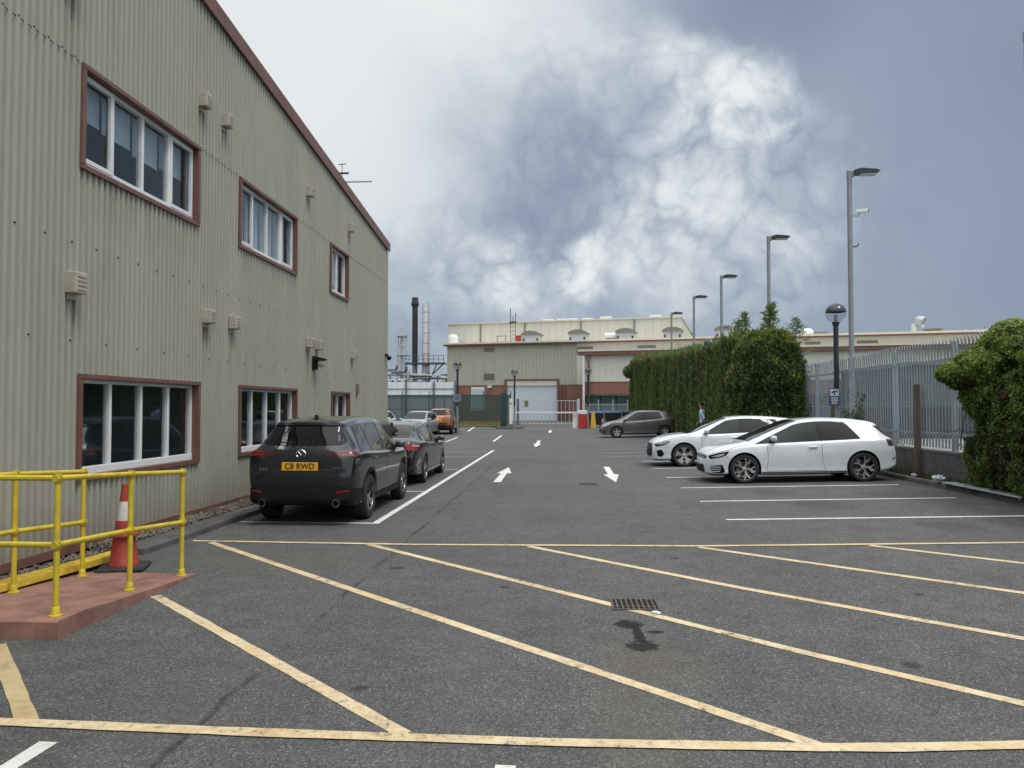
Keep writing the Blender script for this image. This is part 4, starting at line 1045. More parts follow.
# rooms
rm = MB()
for (z0, z1) in ((0.05, 2.75), (3.05, 6.2)):
    a = L2((WX - 3.2, 5.5, z0)); bb = L2((WX - .25, 24, z1))
    rm.box(a[0] - .1, a[0], a[1], bb[1], z0, z1)
    rm.box(a[0], bb[0], a[1], bb[1], z0 - .05, z0); rm.box(a[0], bb[0], a[1], bb[1], z1, z1 + .05)
    for yy in (5.5, 12.3, 17.3, 24): rm.box(a[0], bb[0], yy - 12 - .05, yy - 12 + .05, z0, z1)
rm.build('interior', M['room'], bld)
for wi, (y0, y1, z0, z1, npane) in enumerate(wins):
    fr = MB(); t = .072
    # brown surround, proud of the sheet
    X0, X1 = -.14, .075
    fr.box(X0, X1, y0 - 12, y1 - 12, z1 - t * .7, z1); fr.box(X0, X1 - .01, y0 - 12, y1 - 12, z0, z0 + t * .8)
    fr.box(X0, X1 - .005, y0 - 12, y0 - 12 + t, z0 + t * .8, z1 - t * .7); fr.box(X0, X1 - .005, y1 - 12 - t, y1 - 12, z0 + t * .8, z1 - t * .7)
    sr = fr.build('window_surround', M['brown'], bld)
    wf = MB(); a, b_ = y0 - 12 + t, y1 - 12 - t; zb, zt = z0 + t * .8, z1 - t * .7
    q = .05
    wf.bbox(-.11, -.02, a, b_, zb, zb + .09, .006); wf.bbox(-.11, -.03, a, b_, zt - q, zt, .006)
    wf.bbox(-.11, -.03, a, a + q, zb + .09, zt - q, .006); wf.bbox(-.11, -.03, b_ - q, b_, zb + .09, zt - q, .006)
    wd = (b_ - a) / npane
    for i in range(1, npane): wf.bbox(-.108, -.03, a + wd * i - .03, a + wd * i + .03, zb + .09, zt - q, .006)
    # opening casements
    for i in ([0, 3] if npane == 4 and wi < 3 else []):
        ya, yb = a + wd * i + .02, a + wd * (i + 1) - .02
        wf.bbox(-.06, -.012, ya, yb, zb + .06, zb + .115, .006); wf.bbox(-.06, -.012, ya, yb, zt - .075, zt - .02, .006)
        wf.bbox(-.06, -.012, ya, ya + .05, zb + .115, zt - .075, .006); wf.bbox(-.06, -.012, yb - .05, yb, zb + .115, zt - .075, .006)
    win = wf.build('window', M['upvc'], bld)
    pn = MB()
    pn.box(-.075, -.070, a + .02, b_ - .02, zb + .06, zt - .02)
    pn.build('pane', M['glass'], win)
    if wi < 3:
        bl = MB()
        for i in range(npane):
            dr = (0.42, 0.45, 0.5, 0.45)[i] if wi == 0 else (0.9 if wi == 1 else 0.8)
            zl = zt - .03 - (zt - zb - .12) * dr
            bl.box(-.20, -.196, a + wd * i + .03, a + wd * (i + 1) - .03, zl, zt - .02); bl.box(-.21, -.19, a + wd * i + .03, a + wd * (i + 1) - .03, zl - .02, zl)
        bl.build('blind', M['blind'], win)
for q0, q1 in ((8.9, 10.1), (13.3, 14.3)): MB().box(-1.9, -1.3, q0 - 12, q1 - 12, 6.08, 6.15).build('ceiling_panel', M['steelw'], bld)
# vent boxes
for (yy, zz, s) in VENTS:
    m = MB(); c = L2((WX, yy, zz))
    m.bbox(.03, .17, c[1] - .095 * s, c[1] + .095 * s, zz - .11 * s, zz + .11 * s, .012)
    for q in range(4): m.box(.17, .178, c[1] - .075 * s, c[1] + .075 * s, zz - .075 * s + q * .045 * s, zz - .055 * s + q * .045 * s)
    m.box(.032, .06, c[1] - .06 * s, c[1] + .06 * s, zz - .17 * s, zz - .112 * s)
    m.build('vent_box', M['ventw'], bld)
MB().bbox(.03, .09, 20.9 - 12.08, 20.9 - 11.92, 2.05, 2.32, .01).build('junction_box', pmat('brown_box', (.16, .12, .08), .6), bld)
# wall lamp, camera, aerial
wl = empty('wall_lamp', (WX + .03, 17.14, 2.71), 0, 'black hooded wall lamp under two vent boxes on the beige cladding', 'wall lamp')
MB().bbox(0, .10, -.06, .06, -.18, .12, .01).build('lamp_housing', M['black'], wl)
MB().prism([(.02, .13), (.28, .07), (.28, .03), (.02, .03)], 'y', -.11, .11).build('lamp_hood', M['black'], wl)
MB().lathe([(.02, -.12), (.07, -.10), (.085, -.02), (.07, .03)], c=(.18, 0, 0), n=14).build('lamp_glass', pmat('frosted_lamp_glass', (.5, .47, .36), .3), wl, 60)
sc_ = empty('security_camera', (WX + .03, 24.4, 3.28), 0, 'small dark dome camera at the far corner of the beige building', 'camera')
MB().bbox(0, .10, -.05, .05, .02, .10, .01).build('camera_bracket', M['black'], sc_); MB().lathe([(0, -.11), (.05, -.09), (.075, -.04), (.08, .02), (.0, .02)], c=(.13, 0, 0), n=14).build('camera_dome', M['gloss_black'], sc_, 50)
ae = empty('television_aerial', (-6.1, 21.6, roof_z(21.6) + .07), 0, 'thin television aerial standing above the sloping roof edge', 'aerial')
M['galv'] = pmat('galvanised_steel', (.30, .32, .34), .45, .6, var=.15, scale=8)
MB().tube([(0, 0, 0), (0, 0, 1.15)], .025, 8).build('mast', M['galv'], ae)
a = MB(); a.tube([(0, 0, .95), (.95, .25, 1.02)], .014, 6)
for i in range(9):
    t = .15 + i * .095; a.tube([(t - .04, t * .26 + .14 - i * .006, .96 + .07 * t), (t + .04, t * .26 - .14 + i * .006, .96 + .07 * t)], .007, 5)
for s in (-1, 1): a.tube([(0, -.18, 1.0 + s * .06), (0, .18, 1.0 + s * .06)], .009, 5)
a.tube([(-.2, -.05, 1.22), (.22, .05, 1.24)], .03, 6); a.tube([(0, 0, 1.15), (0, 0, 1.5)], .012, 6); a.tube([(-.12, 0, 1.5), (.14, 0, 1.52)], .014, 6)
a.build('aerial_elements', M['black'], ae)
ae.scale = (.85, .85, .92)

# ------------------------------------------------------------------ ramp, rails, cone
def chipped(name, col):
    m, nt, b = new_mat(name); L = nt.links; v = mapping(nt)
    a = ramp(nt, noise(nt, 7, 6, .65, v).outputs['Fac'], [(.3, tuple(c * .72 for c in col)), (.6, col)])
    f = ramp(nt, noise(nt, 34, 6, .75, v).outputs['Fac'], [(.655, (0, 0, 0)), (.69, (1, 1, 1))])
    mx = N(nt, 'ShaderNodeMix', data_type='RGBA'); mx.inputs[7].default_value = (.11, .065, .035, 1); L.new(f.outputs[0], mx.inputs[0]); L.new(a.outputs[0], mx.inputs[6])
    L.new(mx.outputs[2], b.inputs['Base Color']); b.inputs['Roughness'].default_value = .42
    bp = N(nt, 'ShaderNodeBump'); bp.inputs['Strength'].default_value = .25; bp.inputs['Distance'].default_value = .004
    L.new(noise(nt, 60, 3, .6, v).outputs['Fac'], bp.inputs['Height']); L.new(bp.outputs[0], b.inputs['Normal'])
    return m
M['redcon'] = pmat('red_concrete', (.27, .138, .105), .85, var=.32, scale=5, bump=.5, bscale=90)
M['ryellow'] = chipped('yellow_rail_paint', (.64, .49, .035))
rp = empty('access_ramp', (-4.2, 5.54, 0), 0, 'low red brown concrete ramp sloping to the asphalt between yellow rails', 'ramp')
m = MB(); sec = [(-2.6, 0), (-2.6, .135), (0.0, .135)]
pr_ = [(0, .0), (0, .125), (.012, .135), (.35, .133), (1.0, .085), (2.22, .012), (2.24, 0)]
m.prism(pr_, 'x', -5.42 + 4.2, .55)
m.build('ramp_slab', M['redcon'], rp)
m = MB()
m.add([(-.78, .2, .13), (-.60, .2, .13), (-.60, 3.1, .02), (-.78, 3.1, .02), (-.78, .2, .185), (-.61, .2, .18), (-.61, 3.1, .085), (-.78, 3.1, .09)], [(0, 1, 2, 3), (4, 7, 6, 5), (0, 4, 5, 1), (1, 5, 6, 2), (2, 6, 7, 3), (3, 7, 4, 0)])
m.build('edge_kerb', pmat('yellow_painted_kerb', (.55, .38, .03), .7, var=.35, scale=7, bump=.3), rp)
def ramp_z(y):
    yy = y - 5.54
    return float(np.interp(yy, [0, .35, 1.0, 2.22], [.135, .133, .085, .012]))
def rail(name, posts, label, ends=(True, True)):
    t = empty(name, (posts[0][0], posts[0][1], 0), 0, label, 'handrail', 'yellow tubular handrails')
    o = Vector((posts[0][0], posts[0][1], 0))
    P3 = [Vector((x, y, ramp_z(y) if y < 7.9 else 0)) - o for x, y in posts]
    H = 1.03
    for p in P3:
        q = MB(); q.tube([p + Vector((0, 0, .0)), p + Vector((0, 0, H))], .0222, 14); q.build('post', M['ryellow'], t, 50)
        q = MB(); q.lathe([(.0, .0), (.046, .0), (.046, .010), (.031, .014), (.029, .065), (.0245, .07)], c=p, n=16); q.build('base_flange', M['ryellow'], t, 40)
        for hh in (H, .53):
            q = MB()
            q.lathe([(.024, -.038), (.0275, -.036), (.0275, .032), (0, .034)], c=p + Vector((0, 0, hh)), n=14)
            q.lathe([(0, -.034), (.027, -.034), (.027, .034), (0, .034)], c=p + Vector((0, 0, hh)), n=14, axis='y')
            q.build('clamp', M['ryellow'], t, 60)
    for hh, nm in ((H, 'top_rail'), (.53, 'mid_rail')):
        q = MB(); q.tube([p + Vector((0, 0, hh)) for p in P3], .0222, 14); q.build(nm, M['ryellow'], t, 60)
    return t
rail('handrail', [(-5.25, 5.68), (-3.76, 5.68), (-3.81, 6.78), (-3.74, 7.60)], 'near yellow tubular handrail along the open side of the red ramp')
rail('handrail', [(-4.76, 5.42), (-4.74, 6.58), (-4.70, 7.50)], 'yellow tubular handrail on the wall side of the red ramp')

M['cone_red'] = pmat('cone_red_plastic', (.31, .040, .026), .55, var=.22, scale=7)
M['cone_white'] = pmat('cone_white_sleeve', (.56, .56, .54), .5, var=.2, scale=9)
M['rubber'] = pmat('black_rubber_base', (.025, .025, .026), .8, var=.3, scale=9)
def cone(loc, s, label, group=None, rz=.3):
    t = empty('traffic_cone', loc, rz, label, 'traffic cone', group)
    b = MB(); b.bbox(-.235, .235, -.235, .235, 0, .045, .03); b.build('cone_base', M['rubber'], t)
    c = MB()
    c.lathe([(.150, .04), (.150, .07), (.140, .085), (.108, .335), (.132, .345), (.150, .355), (.152, .38), (.135, .40), (.092, .41), (.080, .52)], n=28, mi=0)
    c.build('cone_body', M['cone_red'], t, 50)
    MB().lathe([(.050, .715), (.034, .85), (.032, .895), (.022, .90), (.02, .87)], n=24).build('cone_tip', M['cone_red'], t, 50)
    MB().lathe([(.080, .518), (.0805, .52), (.0505, .717), (.045, .717)], n=28).build('reflective_sleeve', M['cone_white'], t, 60)
    t.scale = (s, s, s)
    return t
cone((-4.55, 7.98, 0.0), .99, 'tall red and white traffic cone on a black base beside the yellow rails')
# ------------------------------------------------------------------ right boundary: wall, palisade, wire fence
M['cwall'] = pmat('weathered_concrete_wall', (.13, .122, .11), .95, var=.45, scale=2.2, bump=.6, stretch=(1, 1, .5))
M['palis'] = pmat('galvanised_palisade', (.315, .365, .405), .5, .35, var=.16, scale=5)
M['timber'] = pmat('old_timber', (.115, .088, .068), .95, var=.35, scale=6, bump=.6, stretch=(4, 4, .4))
wl_ = empty('low_wall', (7.83, 20, .1), 0, 'low weathered concrete wall carrying the grey palisade fence behind the white cars', 'wall')
m = MB()
yy = 4.0
while yy < 36:
    m.bbox(-.08, .08, yy - 20, yy - 20 + 1.99, 0, .66, .012); yy += 2.0
m.build('wall', M['cwall'], wl_)
m = MB(); m.bbox(-.11, .11, -16, 16, .66, .71, .012); m.build('coping', M['cwall'], wl_)
fn = empty('palisade_fence', (7.86, 20, .8), 0, 'tall blue grey steel palisade fence on a low concrete wall behind the white cars', 'fence')
yy = 5.0; k = 0
def pale(m, y, x0, z0, z1):
    # W-section pale with a splayed, pointed head
    w = .034
    prof = [(-w, .010), (-w * .35, -.006), (0, .008), (w * .35, -.006), (w, .010)]
    hs = [(z0, 0, 1), (z1 - .30, 0, 1), (z1 - .10, .02, 1), (z1, .035, .12)]
    vs = []
    for (z, dx, sc) in hs:
        for (a, b_) in prof: vs.append((x0 - dx + b_, y + a * sc, z))
    fs = []
    n = len(prof)
    for i in range(len(hs) - 1):
        for j in range(n - 1): fs.append((i * n + j, i * n + j + 1, (i + 1) * n + j + 1, (i + 1) * n + j))
    m.add(vs, fs)
while yy < 28:
    m = MB(); m.bbox(-.04, .06, yy - 20 - .05, yy - 20 + .05, -.05, 2.22, .008); m.build('post', M['palis'], fn)
    m = MB(); q = yy + .11
    while q < yy + 2.70:
        pale(m, q - 20 + random.uniform(-.006, .006), -.06, .06, 2.27 + random.uniform(-.012, .012)); q += .135
    m.build('pale_panel', M['palis'], fn, fix=False)
    for zz in (.32, 1.82): MB().box(-.045, .0, yy - 20 + .05, yy - 20 + 2.70, zz, zz + .05).build('rail', M['palis'], fn)
    yy += 2.75
wf = empty('wire_fence', (7.68, 17.2, .126), 0, 'sagging wire fence on grey timber posts in front of the palisade', 'fence')
for y in (11.4, 17.2, 22.3, 27.4):
    m = MB(); m.bbox(-.06, .05, y - 17.2 - .055, y - 17.2 + .055, 0, 2.06, .012); m.build('post', M['timber'], wf)
m = MB()
for zz in (.12, 1.05, 1.68): m.tube([(0, 11.4 - 17.2, zz), (0, -2.5, zz - .03), (0, 0, zz), (0, 2.5, zz - .02), (0, 5.1, zz), (0, 10.2, zz)], .004, 4)
m.build('strand_wire', M['galv'], wf)
m = MB(); p_ = .075
y = 11.4
while y < 22.3:
    for s in (-1, 1):
        y0, y1 = (y, y + .95) if s > 0 else (y + .95, y)
        m.tube([(random.uniform(-.012, .012), y0 - 17.2, .1), (random.uniform(-.012, .012), y1 - 17.2, 1.05)], .0022, 3, caps=False)
    y += p_
m.build('chain_link_mesh', M['galv'], wf, fix=False)
M['alu'] = pmat('pale_metal_edging', (.50, .53, .55), .4, .4, var=.15, scale=4)
m = MB(); m.bbox(7.36, 7.62, 8.5, 15.5, .235, .262, .006); tag(m.build('metal_edging', M['alu']), 'pale flat metal strip lying on the kerb under the ivy bush', 'edging')
# litter
M['bag'] = pmat('white_plastic_litter', (.62, .65, .68), .5, var=.2, scale=20)
def crumple(name, c, r, mat, label, cat, sq=.6, group=None):
    bm = bmesh.new(); bmesh.ops.create_icosphere(bm, subdivisions=3, radius=r)
    for v in bm.verts:
        d = v.co.normalized(); s = 1 + .45 * math.sin(d.x * 9 + c[0] * 7) * math.sin(d.y * 11 + c[1]) + random.uniform(-.14, .14)
        v.co = Vector((v.co.x * s, v.co.y * s, v.co.z * s * sq))
    me = bpy.data.meshes.new(name); bm.to_mesh(me); bm.free()
    o = link_mesh(name, me, mat, None, 20); o.location = c
    return tag(o, label, cat, group)
crumple('litter_bag', (7.42, 15.75, .31), .10, M['bag'], 'crumpled white plastic bag on the kerb beside the ivy bush', 'litter')
crumple('litter_scrap', (7.5, 17.0, .26), .05, M['bag'], 'small white scrap of litter at the foot of the timber post', 'litter')
crumple('litter_scrap', (.80, 6.52, .012), .035, M['bag'], 'tiny pale scrap of litter on the asphalt below the near drain grate', 'litter', .25)

# ------------------------------------------------------------------ foliage
def leaf_mat(name, stops, trans=.25):
    m = bpy.data.materials.new(name); m.use_nodes = True; nt = m.node_tree; L = nt.links
    b = nt.nodes['Principled BSDF']; out = nt.nodes['Material Output']
    at = N(nt, 'ShaderNodeAttribute'); at.attribute_name = 'tone'
    r = ramp(nt, at.outputs['Fac'], stops); L.new(r.outputs[0], b.inputs['Base Color'])
    b.inputs['Roughness'].default_value = .55; b.inputs['Specular IOR Level'].default_value = .3
    tl = N(nt, 'ShaderNodeBsdfTranslucent'); L.new(r.outputs[0], tl.inputs[0])
    mx = N(nt, 'ShaderNodeMixShader'); mx.inputs[0].default_value = trans
    L.new(b.outputs[0], mx.inputs[1]); L.new(tl.outputs[0], mx.inputs[2]); L.new(mx.outputs[0], out.inputs[0])
    return m
M['hedge'] = leaf_mat('conifer_spray', [(0, (.22, .155, .085)), (.14, (.13, .11, .055)), (.20, (.07, .10, .032)), (.45, (.135, .19, .058)), (.8, (.225, .265, .08)), (1, (.34, .34, .12))])
M['hedge2'] = leaf_mat('yew_spray', [(0, (.045, .066, .025)), (.55, (.085, .125, .038)), (.85, (.19, .215, .055)), (1, (.31, .30, .08))])
M['ivy'] = leaf_mat('ivy_leaf', [(0, (.12, .09, .05)), (.12, (.05, .075, .018)), (.45, (.125, .185, .036)), (.8, (.25, .315, .065)), (1, (.36, .40, .11))], .4)
M['weed'] = leaf_mat('weed_leaf', [(0, (.03, .05, .012)), (.6, (.07, .11, .025)), (1, (.14, .17, .05))], .35)
M['leafcore'] = pmat('foliage_core_shade', (.016, .018, .010), 1.0, var=.5, scale=8)  # solid fill that stops see-through; shaded foliage depth is put into its colour
M['bark'] = pmat('bark', (.09, .072, .055), .95, var=.35, scale=9, bump=.5, stretch=(3, 3, .6))

def leaves(name, C, D, U, ln, wd, tone, mat, parent, fold=.25):
    """C centres, D long axis, U normal hint: kite shaped leaves folded along the midrib"""
    C = np.asarray(C, float); D = np.asarray(D, float); U = np.asarray(U, float)
    n = len(C)
    D /= np.linalg.norm(D, axis=1)[:, None] + 1e-9
    S = np.cross(D, U); S /= np.linalg.norm(S, axis=1)[:, None] + 1e-9
    Nn = np.cross(S, D)
    ln = np.broadcast_to(ln, n)[:, None]; wd = np.broadcast_to(wd, n)[:, None]
    v = np.empty((n, 4, 3))
    v[:, 0] = C - D * ln * .5; v[:, 1] = C + S * wd * .5 - D * ln * .02 + Nn * wd * fold; v[:, 2] = C + D * ln * .5; v[:, 3] = C - S * wd * .5 - D * ln * .02 + Nn * wd * fold
    me = bpy.data.meshes.new(name)
    me.vertices.add(n * 4); me.vertices.foreach_set('co', v.reshape(-1))
    f = np.empty((n, 2, 3), np.int32); b = np.arange(n) * 4
    f[:, 0] = np.stack([b, b + 1, b + 2], 1); f[:, 1] = np.stack([b, b + 2, b + 3], 1)
    me.loops.add(n * 6); me.loops.foreach_set('vertex_index', f.reshape(-1))
    me.polygons.add(n * 2); me.polygons.foreach_set('loop_start', np.arange(n * 2, dtype=np.int32) * 3)
    me.update(calc_edges=True)
    at = me.attributes.new('tone', 'FLOAT', 'FACE'); at.data.foreach_set('value', np.repeat(np.clip(tone, 0, 1), 2).astype(np.float32))
    me.validate()
    return link_mesh(name, me, mat, parent)

def vnoise(P, s, seed=0):
    """cheap smooth pseudo noise in -1..1"""
    P = np.asarray(P) * s + seed * 3.1
    x, y, z = P[:, 0], P[:, 1], P[:, 2]
    return (np.sin(x * 1.7 + 1.3 * np.sin(y * 1.1 + z * .7)) + np.sin(y * 2.1 + 1.7 * np.sin(z * 1.3 + x * .9)) + np.sin(z * 1.9 + 1.1 * np.sin(x * 1.5 - y * .8))) / 3

def unit(n):
    v = rng.normal(size=(n, 3)); return v / np.linalg.norm(v, axis=1)[:, None]

# --- long clipped conifer hedge
hx0, hx1, hy0, hy1 = 6.38, 8.6, 28.6, 67.5
def htop(y): return 3.93 + (y - 28.6) * .044 + .28 * max(0.0, 1 - abs(y - 29.5) / 5.0)
hd = empty('conifer_hedge', (7.5, 48, .10), 0, 'long tall clipped conifer hedge behind the grey hatchback and the walking person', 'hedge')
OFF = np.array([7.5, 48, .10])
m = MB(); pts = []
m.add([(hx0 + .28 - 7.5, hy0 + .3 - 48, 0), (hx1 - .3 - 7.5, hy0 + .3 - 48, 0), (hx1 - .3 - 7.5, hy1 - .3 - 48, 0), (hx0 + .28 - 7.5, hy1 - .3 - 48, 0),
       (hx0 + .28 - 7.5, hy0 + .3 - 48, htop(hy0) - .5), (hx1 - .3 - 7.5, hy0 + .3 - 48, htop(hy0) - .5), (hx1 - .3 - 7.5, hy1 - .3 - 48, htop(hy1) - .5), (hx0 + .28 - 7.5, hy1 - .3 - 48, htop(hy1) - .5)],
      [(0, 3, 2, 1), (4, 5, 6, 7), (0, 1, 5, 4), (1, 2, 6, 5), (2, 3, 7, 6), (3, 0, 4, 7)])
m.build('shade_core', M['leafcore'], hd)
def hedge_leaves(n, region):
    u = rng.random(n); w = rng.random(n)
    if region == 'face':
        y = hy0 + (hy1 - hy0) * u ** 1.35; z = .15 + w * (np.array([htop(q) for q in y]) - .15); x = np.full(n, hx0)
        nr = np.tile([-1., 0, .15], (n, 1))
    elif region == 'top':
        y = hy0 + (hy1 - hy0) * u ** 1.3; x = hx0 + (hx1 - hx0) * w; z = np.array([htop(q) for q in y]) - .2; nr = np.tile([0., 0, 1], (n, 1))
    elif region == 'end':
        x = hx0 + (hx1 - hx0) * u; z = .15 + w * (htop(hy0) - .35); y = np.full(n, hy0); nr = np.tile([0., -1, .1], (n, 1))
    else:
        x = hx0 + (hx1 - hx0) * u; z = .15 + w * (htop(hy1) - .35); y = np.full(n, hy1); nr = np.tile([0., 1, .1], (n, 1))
    P = np.stack([x, y, z], 1)
    d = .13 * vnoise(P * [1, 1, .25], 2.6) + .20 * vnoise(P * [1, 1, .35], .9, 2) + rng.normal(size=n) * .06
    # uneven trimmed crest
    if region == 'top': d = d + .18 * vnoise(P, 1.6, 5) + .14 * vnoise(P, 5.0, 6) + np.abs(rng.normal(size=n)) * .17
    P = P + nr * d[:, None]
    D = rng.normal(size=(n, 3)) * .30 + np.array([0, 0, 1.0]) + nr * .30
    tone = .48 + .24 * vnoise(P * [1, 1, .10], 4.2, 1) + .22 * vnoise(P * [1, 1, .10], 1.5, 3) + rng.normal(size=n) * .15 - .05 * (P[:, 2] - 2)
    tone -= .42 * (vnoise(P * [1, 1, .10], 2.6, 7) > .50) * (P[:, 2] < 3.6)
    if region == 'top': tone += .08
    return P, D, nr + rng.normal(size=(n, 3)) * .5, tone
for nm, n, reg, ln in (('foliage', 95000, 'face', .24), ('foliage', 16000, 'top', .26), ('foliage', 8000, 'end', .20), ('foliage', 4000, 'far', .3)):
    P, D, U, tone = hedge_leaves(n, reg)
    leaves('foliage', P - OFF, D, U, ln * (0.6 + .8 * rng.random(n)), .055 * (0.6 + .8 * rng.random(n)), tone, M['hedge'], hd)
# untrimmed clumps along the crest
for i in range(34):
    yy = 30 + 37 * (i + random.random()) / 34; xx = hx0 + random.uniform(.1, 1.2); rr = random.uniform(.25, .6); n = int(900 * rr)
    P = unit(n) * (rng.random(n) ** .45)[:, None] * [rr, rr * 1.2, rr * random.uniform(.7, 1.5)] + [xx, yy, htop(yy) + random.uniform(-.38, .04)]
    leaves('foliage', P - OFF, unit(n) * .7 + [0, 0, 1.0], unit(n), .22, .05, .45 + rng.normal(size=n) * .16, M['hedge'], hd)
# overhanging tuft at its far end
n = 1800; P = unit(n) * (rng.random(n) ** .4)[:, None] * [.75, 1.0, .6] + [6.25, 66.6, 4.7]
leaves('foliage', P - OFF, unit(n) + [0, 0, .6], unit(n), .3, .1, .4 + rng.normal(size=n) * .15, M['hedge'], hd)

# --- dense dark evergreen block at the near end
bs = empty('evergreen_bush', (6.95, 26.7, .11), 0, 'dense dark evergreen bush with yellow green tips at the near end of the hedge', 'bush')
OB = np.array([6.95, 26.7, .11])
def block_pts(n):
    # superellipsoid shell
    v = unit(n); p = 0.42
    s = v / (np.sum(np.abs(v) ** 3.4, axis=1) ** (1 / 3.4))[:, None]
    P = s * [.94, 1.95, 2.04]
    return P, v
n = 42000
P, v = block_pts(n)
keep = P[:, 2] > -1.9
P, v = P[keep], v[keep]; n = len(P)
lump = .12 * vnoise(P, 2.6, 4) + .10 * vnoise(P, 6, 8) + rng.normal(size=n) * .05
P = P + v * lump[:, None]; P[:, 2] += 1.92
P[:, 0] *= 1 - .06 * (P[:, 2] / 4.5) ** 2
D = v + rng.normal(size=(n, 3)) * .5 + [0, 0, .35]
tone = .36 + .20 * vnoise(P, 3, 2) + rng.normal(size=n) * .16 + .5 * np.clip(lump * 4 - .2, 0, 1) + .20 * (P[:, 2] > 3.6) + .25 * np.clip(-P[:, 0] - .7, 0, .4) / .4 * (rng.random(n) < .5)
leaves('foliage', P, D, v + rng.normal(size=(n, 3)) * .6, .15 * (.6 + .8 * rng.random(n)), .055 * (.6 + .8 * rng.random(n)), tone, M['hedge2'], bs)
MB().bbox(-.55, .55, -1.4, 1.4, .05, 3.25, .5).build('shade_core', M['leafcore'], bs)

def conifer(x, y, base, top, r, label, lean=0.0, n=1500, dens=1.0):
    t = empty('young_conifer', (x, y, .126), 0, label, 'tree', 'young conifers rising out of the hedge')
    H = top - .126
    MB().tube([(0, 0, 0), (lean * .4, 0, H * .5), (lean, 0, H)], .05, 7, r1=.008).build('trunk', M['bark'], t)
    C = []; DD = []; tn = []
    nb = int(26 * dens)
    tw = MB()
    for i in range(nb):
        z = base + (H - base) * (i / nb) ** .85; a = i * 2.4 + random.uniform(-.4, .4); ll = r * (1 - .86 * (z - base) / max(H - base, .1)) * random.uniform(.55, 1.25)
        q = np.array([lean * (z / H) ** 1.5, 0, z]); d = np.array([math.cos(a), math.sin(a), .45])
        tw.tube([q, q + d * ll], .010, 4, r1=.003)
        k = int(n / nb)
        tt = rng.random(k) ** .7
        C.append(q + d * ll * tt[:, None] + rng.normal(size=(k, 3)) * .055); DD.append(d + rng.normal(size=(k, 3)) * .45); tn.append(.25 + .25 * rng.random(k) + .25 * tt)
    tw.build('branch', M['bark'], t)
    C = np.concatenate(C); DD = np.concatenate(DD); tn = np.concatenate(tn)
    leaves('foliage', C, DD, unit(len(C)), .12, .03, tn, M['hedge'], t)
conifer(6.75, 30.0, 3.4, 5.05, .5, 'short sparse conifer tip with a thin top above the hedge', .1, 700, .8)
conifer(7.4, 28.5, 3.2, 5.42, .75, 'tallest dark conifer tip standing between thinner ones above the hedge', .28, 2300, 1.3)
conifer(7.75, 27.5, 3.2, 4.75, .75, 'thin bent conifer twig rising above the dark bush', .55, 700, .7)
conifer(6.85, 28.6, 3.4, 5.15, .5, 'slim pale conifer shoot above the hedge nearest the globe lamp', -.1, 800, .8)

# --- ivy mass on the right
iv = empty('ivy_bush', (7.75, 13.6, .126), 0, 'big bright green ivy covered bush spilling over the low concrete wall', 'bush')
OI = np.array([7.75, 13.6, .126])
lobes = [((7.22, 14.1, 2.25), (.50, .50, .27)), ((7.75, 13.7, 2.62), (.55, .85, .50)), ((7.42, 13.9, 2.42), (.50, .6, .38)), ((7.7, 13.8, 2.0), (.62, .95, .6)), ((7.80, 13.6, 1.4), (.56, 1.05, .7)), ((7.82, 13.8, .8), (.46, 1.25, .65)), ((7.45, 13.95, 1.95), (.42, .6, .42)),
         ((7.78, 14.5, .6), (.28, .7, .5)), ((7.85, 12.3, 1.5), (.7, 1.3, 1.2)), ((7.9, 12.2, 2.45), (.65, 1.2, .6)), ((7.75, 12.2, .7), (.55, 1.4, .7)), ((7.8, 10.5, 1.3), (.65, 1.5, 1.2)), ((7.85, 10.4, 2.2), (.7, 1.4, .8)), ((7.75, 8.8, 1.2), (.5, 1.3, 1.1))]
Cs = []; Us = []; Ts = []
core = MB()
for (c, r) in lobes:
    a = r[0] * r[1] + r[1] * r[2] + r[0] * r[2]
    n = int(15000 * a)
    v = unit(n); P = v * np.array(r); 
    lump = 1 + .17 * vnoise(P + np.array(c), 4.5, 1) + .12 * vnoise(P + np.array(c), 11, 2) - np.abs(rng.normal(size=n)) * .07 + (rng.random(n) < .03) * rng.random(n) * .22
    P = P * lump[:, None] + np.array(c)
    Cs.append(P); Us.append(v)
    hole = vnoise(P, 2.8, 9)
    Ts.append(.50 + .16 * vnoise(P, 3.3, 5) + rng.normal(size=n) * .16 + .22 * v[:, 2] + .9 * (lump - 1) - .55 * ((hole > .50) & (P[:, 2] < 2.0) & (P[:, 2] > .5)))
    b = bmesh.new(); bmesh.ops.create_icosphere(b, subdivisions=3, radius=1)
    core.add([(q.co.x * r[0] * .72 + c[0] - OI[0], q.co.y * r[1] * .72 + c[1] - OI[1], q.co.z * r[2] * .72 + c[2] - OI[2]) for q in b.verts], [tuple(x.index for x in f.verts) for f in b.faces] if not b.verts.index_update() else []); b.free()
core.build('shade_core', M['leafcore'], iv, fix=False)
C = np.concatenate(Cs); U = np.concatenate(Us); T = np.concatenate(Ts)
ok = C[:, 2] > .15
